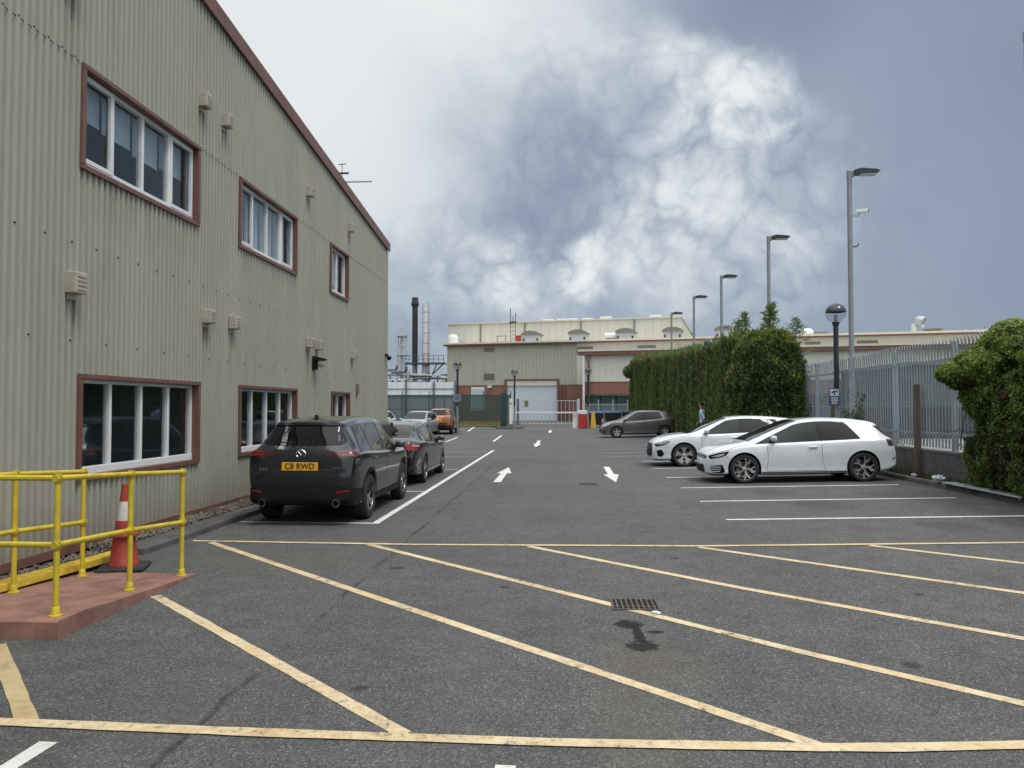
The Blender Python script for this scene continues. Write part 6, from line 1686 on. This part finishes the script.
# open gate leaf seen almost edge on
gt = empty('gate_leaf', (-4.35, 62.4, 0), 0, 'dark green solid gate leaf standing open beside the white barrier post', 'gate')
MB().bbox(-.06, .06, 0, 3.2, .08, 2.75, .02).build('gate_panel', M['green'], gt); MB().bbox(-.22, .22, -.22, .10, 0, 2.85, .02).build('gate_post', M['green'], gt)
for zz in (.3, 1.4, 2.5): MB().box(.06, .10, .1, 3.1, zz, zz + .08).build('gate_rail', M['green'], gt)
g2 = empty('rolling_gate', (-3.4, 73, 0), 0, 'pale grey barred vehicle gate closed across the lane beyond the barrier', 'gate')
m = MB(); W_ = 5.2
for zz in (.12, 1.1, 2.25): m.box(0, W_, -.035, .035, zz, zz + .07)
for q in (0, W_ - .07): m.box(q, q + .07, -.04, .04, .12, 2.32)
m.build('gate_frame', M['metalw'], g2)
m = MB()
for k in range(1, 14): m.tube([(W_ * k / 14, 0, .15), (W_ * k / 14, 0, 2.28)], .024, 6)
m.build('gate_bars', M['metalw'], g2)
for q in (-.35, W_ + .1): MB().bbox(q - .12, q + .12, -.12, .12, 0, 2.45, .02).build('gate_post', M['metalw'] if q > 0 else M['steel_d'], g2)
MB().box(W_ * .05, W_ * .12, -.05, -.036, 1.7, 2.3).build('gate_plate', pmat('olive_plate', (.16, .14, .08), .6), g2)
bp = empty('barrier_post', (-3.72, 61.6, 0), 0, 'tall slim white barrier post on a small concrete island', 'post')
MB().bbox(-.12, .12, -.1, .1, .1, 2.35, .02).build('post', M['whitep'], bp); MB().bbox(-.14, .14, -.12, .12, .1, .35, .02).build('post_base', M['grey_sign'], bp); MB().box(-.05, .05, -.115, -.102, 1.9, 2.05).build('post_sign', M['ink'], bp)
MB().bbox(.1, .42, -.08, .08, .95, 1.2, .02).build('arm_rest', M['whitep'], bp)
isl = MB(); isl.prism([(-4.8, 60.2), (-3.55, 59.8), (-2.9, 61.0), (-2.85, 66), (-4.3, 66), (-4.8, 64)], 'z', 0, .12); tag(isl.build('pavement', M['kerb']), kind='structure')
bc = empty('barrier_cabinet', (1.95, 61.8, .005), 0, 'red barrier cabinet with a white lid holding a horizontal white arm', 'barrier')
MB().bbox(-.36, .36, -.25, .25, 0, 1.12, .03).build('cabinet_body', M['redp'], bc); MB().bbox(-.38, .38, -.27, .27, 1.12, 1.42, .03).build('cabinet_lid', M['whitep'], bc)
arm = MB(); arm.bbox(-5.5, -.3, -.33, -.27, 1.20, 1.31, .01); arm.build('barrier_arm', M['whitep'], bc)
m = MB()
for q in (-4.6, -2.9, -1.4): m.box(q - .25, q + .25, -.332, -.268, 1.215, 1.295)
m.build('arm_stripe', M['redp'], bc) if False else None
MB().bbox(-.80, -.48, -.2, .2, 0, 1.15, .03).build('arm_support', M['whitep'], bc)
mesh_fence('mesh_fence', (2.3, 70), (6.2, 70), 2.0, 1.3, M['metalw'], 'low grey mesh fence behind the wheeled bins', .02, .09)
# bins
M['bin_d'] = pmat('dark_plastic_bin', (.018, .02, .024), .5, var=.2); M['bin_l'] = pmat('blue_plastic_lid', (.015, .055, .16), .4, var=.12)
def big_bin():
    t = empty('wheeled_bin', cat='bin', group='large wheeled bins behind the barrier')
    m = MB(); m.add([(-.56, -.42, .18), (.56, -.42, .18), (.56, .42, .18), (-.56, .42, .18), (-.66, -.52, 1.16), (.66, -.52, 1.16), (.66, .52, 1.16), (-.66, .52, 1.16)], [(0, 3, 2, 1), (4, 5, 6, 7), (0, 1, 5, 4), (1, 2, 6, 5), (2, 3, 7, 6), (3, 0, 4, 7)]); m.build('bin_body', M['bin_d'], t)
    m = MB(); m.prism([(-.56, 1.165), (.56, 1.165), (.5, 1.26), (.2, 1.34), (-.2, 1.34), (-.5, 1.26)], 'x', -.69, .69); m.build('bin_lid', M['bin_l'], t)
    for sx_ in (-.42, .42):
        for sy in (-.32, .32): MB().lathe([(0, -.03), (.09, -.03), (.09, .03), (0, .03)], c=(sx_, sy, .09), n=12, axis='x').build('castor', M['tyre'], t)
    return t
bb = big_bin()
for i, (x, y, lb) in enumerate(((3.1, 65.2, 'dark wheeled bin with a blue lid nearest the red barrier cabinet'), (4.55, 65.3, 'dark wheeled bin with a blue lid behind the orange and white cone'), (6.0, 65.5, 'dark wheeled bin with a blue lid partly behind the grey hatchback'))):
    o = bb if i == 0 else copy_tree(bb)
    o.location = (x, y, zg(x)); o['label'] = lb
ws = empty('warning_board', (2.78, 62.2, .02), 0, 'narrow yellow folding warning board leaning by the bins', 'sign')
for s in (-1, 1):
    m = MB(); m.prism([(-.24, 0), (.24, 0), (.12, 1.3), (-.12, 1.3)], 'y', -.015, .015); o = m.build('board_leaf', M['yel'], ws); o.rotation_euler = (s * R(9), 0, 0); o.location = (0, s * .21, 0)
cone((2.36, 61.5, .015), .95, 'small traffic cone standing against the red barrier cabinet')
cone((3.55, 62.6, .04), .95, 'orange and white traffic cone standing in front of the wheeled bins')

# beyond the palisade
M['pave'] = pmat('pale_concrete_yard', (.26, .255, .24), .9, var=.12, scale=2)
tag(MB().add([(8.9, -5, .131), (60, -5, .131), (60, 72, .131), (8.9, 72, .131)], [(0, 1, 2, 3)]).build('ground', M['pave']), kind='structure')
tag(MB().bbox(8.95, 9.2, 5, 34, .132, .235, .02).build('yellow_kerb', pmat('yellow_kerb_paint', (.55, .45, .08), .7, var=.2)), kind='structure')
t = empty('long_shed', (22, 50, .126), 0, 'long low green grey shed seen through the palisade bars', 'building')
MB().box(0, 26, 0, 12, 0, 4.2).build('shed_wall', pmat('grey_green_shed', (.08, .105, .10), .6, var=.15), t); MB().box(-.2, 26.2, -.2, 12.2, 4.2, 4.4).build('shed_roof', M['roofm'], t)
t = empty('dark_wall', (13, 40, .126), 0, 'dark low boundary wall seen through the lower half of the palisade', 'wall')
MB().box(-3.5, 30, 0, .3, 0, 1.55).build('wall', pmat('dark_brick_wall', (.035, .036, .04), .9, var=.3), t); MB().box(-3.5, 30, -.03, .33, 1.55, 1.62).build('coping', M['cwall'], t)

# ------------------------------------------------------------------ cars in place
def place(o, x, y, rz, s=1.0, z=0, pitch=0.0):
    o.location = (x, y, z); o.rotation_euler = (0, 0, rz) if not pitch else Matrix.Rotation(pitch, 3, 'Y').to_euler()
    if pitch: o.rotation_euler = (Matrix.Rotation(pitch, 3, 'Y') @ Matrix.Rotation(rz, 3, 'Z')).to_euler()
    o.scale = (s, s, s) if isinstance(s, (int, float)) else s
SL = -math.atan(.021)
g1, _, _ = make_car('hatchback_car', SP_HATCH3, 'white three door hatchback with dark two tone wheels parked nearest the ivy covered bush')
place(g1, 5.27, 17.98, PI, (.95, .98, .955), zg(5.29), SL)
g2_, _, _ = make_car('hatchback_car', SP_HATCH5, 'white five door hatchback with silver five spoke wheels parked behind the three door car')
place(g2_, 4.80, 22.85, PI, (.985, .985, .97), zg(4.8), SL)
g3, _, _ = make_car('hatchback_car', SP_SUPERMINI, 'small warm grey hatchback parked alone in front of the hedge')
place(g3, 4.33, 43.2, PI, 1.0, zg(4.38), SL)
cx, shx, PX = make_car('suv_car', SP_SUV, 'dark grey SUV with yellow number plate parked against the beige wall')
place(cx, -3.68, 13.12, PI / 2, (.945, .89, .94))
sl, _, _ = make_car('saloon_car', SP_SALOON, 'black saloon car parked directly ahead of the dark grey SUV')
place(sl, -3.82, 18.75, PI / 2, .93)
oc, _, _ = make_car('crossover_car', SP_CROSSOVER, 'copper orange crossover seen from behind near the round sign')
place(oc, -7.45, 50.0, PI / 2, .97)
sv, _, _ = make_car('small_car', SP_SMALLSILVER, 'pale silver small car facing the camera beside the orange crossover')
place(sv, -8.35, 46.5, -PI / 2 - .12, 1.0)
wc, _, _ = make_car('small_car', SP_SMALLWHITE, 'white small car almost hidden beyond the corner of the beige building')
place(wc, -11.65, 50.0, -PI / 2, 1.0)
# dressing on the SUV tail
def on_tail(P, y, z): return P.bvh.ray_cast(Vector((-6, y, z)), Vector((1, 0, 0)))[0]
h = on_tail(PX, 0, 1.10); eb = MB()
ex = h.x - .012
ring = [(ex, .075 * math.cos(a), 1.095 + .058 * math.sin(a)) for a in np.linspace(0, 2 * PI, 25)]
eb.tube(ring, .0085, 6, caps=False)
eb.tube([(ex, .07, 1.11), (ex, .045, 1.13), (ex, .02, 1.105), (ex, 0, 1.075), (ex, -.02, 1.105), (ex, -.045, 1.13), (ex, -.07, 1.11)], .008, 6)
eb.build('tailgate_emblem', M['chrome'], cx, 60)
for y in (-.60, .60):
    h = on_tail(PX, y, .40); m = MB(); m.lathe([(.052, -.05), (.058, -.05), (.058, .12), (.05, .12), (.048, -.03)], c=(h.x + .0, y, .355), n=20, axis='x', caps=False); m.build('exhaust_tip', M['chrome'], cx, 40)
    MB().lathe([(0, 0), (.049, 0), (.049, .01), (0, .01)], c=(h.x + .03, y, .355), n=16, axis='x').build('exhaust_bore', M['arch'], cx)
h = on_tail(PX, 0, 1.29); m = MB(); m.tube([(h.x - .02, .02, 1.245), (h.x - .02, .22, 1.262), (h.x - .02, .46, 1.262)], .011, 6); m.build('rear_wiper', M['black'], cx)
RT = Matrix(((0, 0, -1, 0), (-1, 0, 0, 0), (0, 1, 0, 0), (0, 0, 0, 1)))
for txt, y, z, s in (('CX-5', .60, .86, .062), ('SKYACTIV', -.62, .885, .036)):
    h = on_tail(PX, y, z); to = link_mesh('badge_lettering', text_mesh(txt, s, .001), M['chrome'], cx); to.matrix_local = Matrix.Translation((h.x - .006, y, z)) @ RT
# roof aerial mount is part of the body spec; side cladding crease
# black saloon: exhaust and plate need no lettering, hidden by the SUV

# ------------------------------------------------------------------ person by the hedge
def skin_person(x, y, z, rz):
    t = empty('person', (x, y, z), rz, 'person in a light blue shirt and dark trousers walking beside the hedge', 'person')
    V = {}; verts = []; edges = []; rad = []
    def v(n, p, r): V[n] = len(verts); verts.append(p); rad.append(r); return V[n]
    def e(a, b): edges.append((V[a], V[b]))
    v('pelvis', (0, 0, .96), (.155, .115)); v('waist', (.01, 0, 1.10), (.15, .11)); v('chest', (.03, 0, 1.28), (.18, .125)); v('upper', (.035, 0, 1.42), (.15, .10)); v('neck', (.05, 0, 1.51), (.055, .055)); v('neck2', (.06, 0, 1.555), (.052, .052))
    e('pelvis', 'waist'); e('waist', 'chest'); e('chest', 'upper'); e('upper', 'neck'); e('neck', 'neck2')
    v('head1', (.075, 0, 1.62), (.075, .068)); v('head2', (.075, 0, 1.70), (.09, .075)); v('head3', (.065, 0, 1.77), (.07, .062)); e('neck2', 'head1'); e('head1', 'head2'); e('head2', 'head3')
    for s, n in ((1, 'l'), (-1, 'r')):
        fw = .16 * s
        v('hip' + n, (.0, .095 * s, .90), (.095, .09)); v('knee' + n, (.10 * s + .06, .10 * s, .50), (.06, .06)); v('ankle' + n, (.20 * s, .10 * s, .10 + (.04 if s < 0 else 0)), (.042, .042)); v('toe' + n, (.20 * s + .16, .11 * s, .045 + (.0 if s > 0 else .0)), (.04, .035))
        e('pelvis', 'hip' + n); e('hip' + n, 'knee' + n); e('knee' + n, 'ankle' + n); e('ankle' + n, 'toe' + n)
        v('sh' + n, (.03, .19 * s, 1.43), (.062, .062)); v('el' + n, (-.05 - .10 * s, .26 * s, 1.17), (.045, .045)); v('wr' + n, (.12 - .16 * s, .24 * s, .98), (.03, .03)); v('ha' + n, (.16 - .18 * s, .225 * s, .91), (.034, .02))
        e('upper', 'sh' + n); e('sh' + n, 'el' + n); e('el' + n, 'wr' + n); e('wr' + n, 'ha' + n)
        for k, (dx, dz) in enumerate(((.035, -.075), (.015, -.085), (-.005, -.083), (-.025, -.072))):
            b = verts[V['ha' + n]]
            v('f%d%s' % (k, n), (b[0] + dx, b[1] - .006 * s, b[2] + dz), (.009, .009)); e('ha' + n, 'f%d%s' % (k, n))
        b = verts[V['wr' + n]]; v('th' + n, (b[0] + .06, b[1] - .02 * s, b[2] - .07), (.010, .010)); e('wr' + n, 'th' + n)
    me = bpy.data.meshes.new('body'); me.from_pydata(verts, edges, [])
    o = bpy.data.objects.new('body', me); COL.objects.link(o)
    md = o.modifiers.new('s', 'SKIN'); md.use_smooth_shade = True
    sk = me.skin_vertices[0].data
    for i, r in enumerate(rad): sk[i].radius = r
    for i in range(len(verts)): sk[i].use_root = (i == V['pelvis'])
    sb = o.modifiers.new('u', 'SUBSURF'); sb.levels = 2; sb.render_levels = 2
    dg = bpy.context.evaluated_depsgraph_get(); dg.update()
    m2 = bpy.data.meshes.new_from_object(o.evaluated_get(dg)); bpy.data.objects.remove(o)
    m2.materials.clear()
    for mm in (M['skinm'], M['shirt'], M['trousers'], M['shoe']): m2.materials.append(mm)
    for p in m2.polygons:
        c = p.center; arm = abs(c.y) > .205 and c.z < 1.30
        if c.z > 1.515: k = 0
        elif c.z < .09: k = 3
        elif abs(c.y) > .19 and c.z < 1.10 : k = 0
        elif c.z > .98: k = 1
        else: k = 2
        p.material_index = k; p.use_smooth = True
    b = bpy.data.objects.new('body', m2); COL.objects.link(b); b.parent = t
    # hair, ears, face
    hm = MB(); bm = bmesh.new(); bmesh.ops.create_uvsphere(bm, u_segments=20, v_segments=14, radius=1)
    bmesh.ops.delete(bm, geom=[q for q in bm.verts if q.co.z < -.55 or (q.co.x > .45 and q.co.z < .35)], context='VERTS'); bm.verts.index_update()
    hm.add([(q.co.x * .098 + .062, q.co.y * .086, q.co.z * .105 + 1.735) for q in bm.verts], [tuple(w.index for w in f.verts) for f in bm.faces]); bm.free()
    hm.build('hair', M['hair'], t, 60)
    m = MB(); m.lathe([(0, -.012), (.012, -.006), (.012, .006), (0, .014)], c=(.163, 0, 1.675), n=8); m.build('nose', M['skinm'], t, 60)
    for s in (-1, 1):
        MB().lathe([(0, -.007), (.008, 0), (0, .007)], c=(.150, .03 * s, 1.705), n=8).build('eye', M['ink'], t)
        MB().lathe([(0, -.028), (.012, 0), (0, .028)], c=(.065, .078 * s, 1.68), n=8).build('ear', M['skinm'], t)
    MB().box(.148, .157, -.022, .022, 1.628, 1.634).build('mouth', M['cone_red'], t)
    return t
M['skinm'] = pmat('skin', (.42, .24, .17), .6, var=.06); M['shirt'] = pmat('light_blue_shirt', (.42, .55, .72), .85, var=.10, scale=7); M['trousers'] = pmat('dark_trousers', (.035, .04, .05), .85, var=.15); M['shoe'] = pmat('dark_shoe', (.02, .02, .02), .6); M['hair'] = pmat('dark_hair', (.018, .014, .012), .8, var=.2)
skin_person(5.85, 32.0, zg(5.85), PI - .5)

# ------------------------------------------------------------------ sky, sun, camera
SUN_EL, SUN_AZ = 62.0, 124.0     # azimuth clockwise from +Y
def pix_dir(px, py):
    """bearing and height on site, from the lane axis"""
    dx = (px - 558) / 780.0; dz = (407 - py) / 780.0
    return Vector((dx, 1, dz)).normalized()
w = bpy.data.worlds.new('World'); scene.world = w; w.use_nodes = True
nt = w.node_tree; L = nt.links; bg = nt.nodes['Background']
tc = N(nt, 'ShaderNodeTexCoord'); V = N(nt, 'ShaderNodeVectorMath', operation='NORMALIZE'); L.new(tc.outputs['Generated'], V.inputs[0]); V = V.outputs[0]
def mth(op, a, b_=None, c=None, clamp=False):
    q = N(nt, 'ShaderNodeMath', operation=op); q.use_clamp = clamp
    for i, x in enumerate((a, b_, c)):
        if x is None: continue
        if isinstance(x, (int, float)): q.inputs[i].default_value = x
        else: L.new(x, q.inputs[i])
    return q.outputs[0]
def lobe(px, py, rad_deg, vec=None):
    """smooth bump round a direction of the sky"""
    d = pix_dir(px, py)
    dp = N(nt, 'ShaderNodeVectorMath', operation='DOT_PRODUCT'); L.new(vec or Vw, dp.inputs[0]); dp.inputs[1].default_value = d
    mr = N(nt, 'ShaderNodeMapRange', interpolation_type='SMOOTHERSTEP'); mr.inputs['From Min'].default_value = math.cos(R(rad_deg)); mr.inputs['From Max'].default_value = 1.0
    L.new(dp.outputs['Value'], mr.inputs['Value']); return mr.outputs[0]
def vadd(a, b_, sc):
    s = N(nt, 'ShaderNodeVectorMath', operation='SUBTRACT'); L.new(b_, s.inputs[0]); s.inputs[1].default_value = (.5, .5, .5)
    k = N(nt, 'ShaderNodeVectorMath', operation='SCALE'); L.new(s.outputs[0], k.inputs[0]); k.inputs['Scale'].default_value = sc
    q = N(nt, 'ShaderNodeVectorMath', operation='ADD'); L.new(a, q.inputs[0]); L.new(k.outputs[0], q.inputs[1])
    u = N(nt, 'ShaderNodeVectorMath', operation='NORMALIZE'); L.new(q.outputs[0], u.inputs[0]); return u.outputs[0]
wn1 = noise(nt, 3.0, 4, .5, V); wn2 = noise(nt, 9, 4, .5, V); wn3 = noise(nt, 26, 3, .5, V)
Vs = vadd(V, wn1.outputs['Color'], .10)                                                    # softly bent veils
Vw = vadd(vadd(vadd(V, wn1.outputs['Color'], .16), wn2.outputs['Color'], .09), wn3.outputs['Color'], .03)   # curled cumulus edges
big = noise(nt, 2.4, 5, .5, Vs)
det = noise(nt, 5.0, 7, .52, vadd(V, wn1.outputs['Color'], .22))
# cauliflower heads: billowed octaves, round tops and sharp creases
bill = None
Vb = vadd(vadd(V, wn1.outputs['Color'], .10), wn2.outputs['Color'], .04)
for sc, am in ((5, .34), (11, .30), (24, .21), (50, .11), (105, .04)):
    q = mth('MULTIPLY', mth('POWER', mth('ABSOLUTE', mth('MULTIPLY_ADD', noise(nt, sc, 1, .5, Vb).outputs['Fac'], 3.6, -1.8)), .8), am)
    bill = q if bill is None else mth('ADD', bill, q)
lum = mth('MULTIPLY_ADD', mth('SUBTRACT', big.outputs['Fac'], .5), .22, .35)
# broad soft layers
for px, py, rd, a in ((290, -60, 27, .42), (330, 40, 16, .16), (560, -90, 14, .22), (420, 345, 15, .12), (560, 335, 14, .05), (780, 190, 17, .10), (930, 120, 22, -.03), (960, 300, 20, -.05),
                      (690, 0, 12, -.12), (520, 100, 11, -.07), (450, 190, 8, -.05), (720, 200, 14, .11), (560, 170, 8, -.03), (860, 20, 16, -.05)):
    lum = mth('ADD', lum, mth('MULTIPLY', lobe(px, py, rd, Vs), a))
# cumulus heap in the middle of the view
heap = mth('MINIMUM', mth('ADD', mth('MULTIPLY', mth('ADD', mth('ADD', lobe(780, 230, 13), lobe(430, 310, 11)), lobe(560, 60, 12)), .55), mth('ADD', mth('ADD', lobe(610, 210, 15), lobe(690, 165, 10)), lobe(500, 280, 12))), 1.0)
lum = mth('ADD', lum, mth('MULTIPLY', mth('MULTIPLY_ADD', heap, .85, .15), mth('MULTIPLY', mth('SUBTRACT', det.outputs['Fac'], .50), .46)))
lum = mth('ADD', lum, mth('MULTIPLY', heap, mth('MULTIPLY', mth('SUBTRACT', bill, .44), .36)))
# sunlit heads
Vl = vadd(vadd(V, wn2.outputs['Color'], .12), wn3.outputs['Color'], .03)
lit = None
for px, py, rd, a in ((748, 112, 4.2, .56), (700, 95, 4.0, .30), (690, 190, 7, .14), (488, 262, 4.5, .42), (592, 262, 3.2, .60), (535, 275, 4, .30), (650, 130, 8, .16), (640, 235, 6, .16), (735, 235, 9, .20), (770, 190, 8, .12), (600, 190, 9, .08)):
    q = mth('MULTIPLY', lobe(px, py, rd, Vl), a); lit = q if lit is None else mth('ADD', lit, q)
lum = mth('ADD', lum, mth('MULTIPLY', lit, mth('MULTIPLY_ADD', bill, 1.25, .02)))
sxyz = N(nt, 'ShaderNodeSeparateXYZ'); L.new(V, sxyz.inputs[0])
col = ramp(nt, lum, [(0.0, (.185, .235, .325)), (.22, (.24, .30, .40)), (.40, (.325, .39, .485)), (.60, (.495, .56, .635)), (.80, (.72, .765, .80)), (1.0, (.89, .905, .90))])
# the unseen sky: overhead and behind the viewer it is brightened to light the scene
zen = N(nt, 'ShaderNodeMapRange', interpolation_type='SMOOTHSTEP'); zen.inputs['From Min'].default_value = .48; zen.inputs['From Max'].default_value = .95; zen.inputs['To Min'].default_value = 1.0; zen.inputs['To Max'].default_value = 4.2; L.new(sxyz.outputs['Z'], zen.inputs['Value'])
beh = N(nt, 'ShaderNodeMapRange', interpolation_type='SMOOTHSTEP'); beh.inputs['From Min'].default_value = .3; beh.inputs['From Max'].default_value = -.8; beh.inputs['To Min'].default_value = 1.0; beh.inputs['To Max'].default_value = 2.0; L.new(sxyz.outputs['Y'], beh.inputs['Value'])
gain = mth('MULTIPLY', zen.outputs[0], beh.outputs[0])
sky = N(nt, 'ShaderNodeTexSky', sky_type='NISHITA'); sky.sun_disc = False; sky.sun_elevation = R(SUN_EL); sky.sun_rotation = R(SUN_AZ); sky.dust_density = 2.0
skm = N(nt, 'ShaderNodeVectorMath', operation='SCALE'); L.new(sky.outputs[0], skm.inputs[0]); skm.inputs['Scale'].default_value = .10
# the brightened sky is greyed so that its light stays neutral
nz = N(nt, 'ShaderNodeMapRange', interpolation_type='SMOOTHSTEP'); nz.inputs['From Min'].default_value = 1.0; nz.inputs['From Max'].default_value = 2.2; nz.inputs['To Max'].default_value = .85; L.new(gain, nz.inputs['Value'])
cz = N(nt, 'ShaderNodeMix', data_type='RGBA'); cz.inputs[7].default_value = (.415, .417, .412, 1); L.new(nz.outputs[0], cz.inputs[0]); L.new(col.outputs[0], cz.inputs[6])
cm = N(nt, 'ShaderNodeVectorMath', operation='SCALE'); L.new(cz.outputs[2], cm.inputs[0]); L.new(gain, cm.inputs['Scale'])
# mostly cloud, a little clear air showing through
mx = N(nt, 'ShaderNodeMix', data_type='RGBA'); mx.inputs[0].default_value = .92
L.new(skm.outputs[0], mx.inputs[6]); L.new(cm.outputs[0], mx.inputs[7])
L.new(mx.outputs[2], bg.inputs['Color']); bg.inputs['Strength'].default_value = 1.0
w.cycles.sampling_method = 'MANUAL'; w.cycles.sample_map_resolution = 1024

sun = bpy.data.lights.new('sun', 'SUN'); sun.energy = 1.5; sun.angle = R(14); sun.color = (1.0, .97, .925)
so = bpy.data.objects.new('sun', sun); COL.objects.link(so)
sd = Vector((math.sin(R(SUN_AZ)) * math.cos(R(SUN_EL)), math.cos(R(SUN_AZ)) * math.cos(R(SUN_EL)), math.sin(R(SUN_EL))))
so.rotation_euler = sd.to_track_quat('Z', 'Y').to_euler(); so.location = (0, -10, 30)

cam = bpy.data.cameras.new('camera'); co = bpy.data.objects.new('camera', cam); COL.objects.link(co)
cam.sensor_fit = 'HORIZONTAL'; cam.sensor_width = 36; cam.lens = 780 / 1024 * 36
cam.clip_start = .05; cam.clip_end = 3000
co.location = (0, 0, 1.7); co.rotation_euler = (R(90 + 1.686), 0, R(3.375))
scene.camera = co
scene.view_settings.view_transform = 'Standard'; scene.view_settings.look = 'None'; scene.view_settings.exposure = 0.0; scene.view_settings.gamma = 1.0
scene.view_settings.use_curve_mapping = False
scene.cycles.use_denoising = True
scene.cycles.max_bounces = 8; scene.cycles.transparent_max_bounces = 16; scene.cycles.caustics_reflective = False; scene.cycles.caustics_refractive = False
scene.render.resolution_x = 1024; scene.render.resolution_y = 768
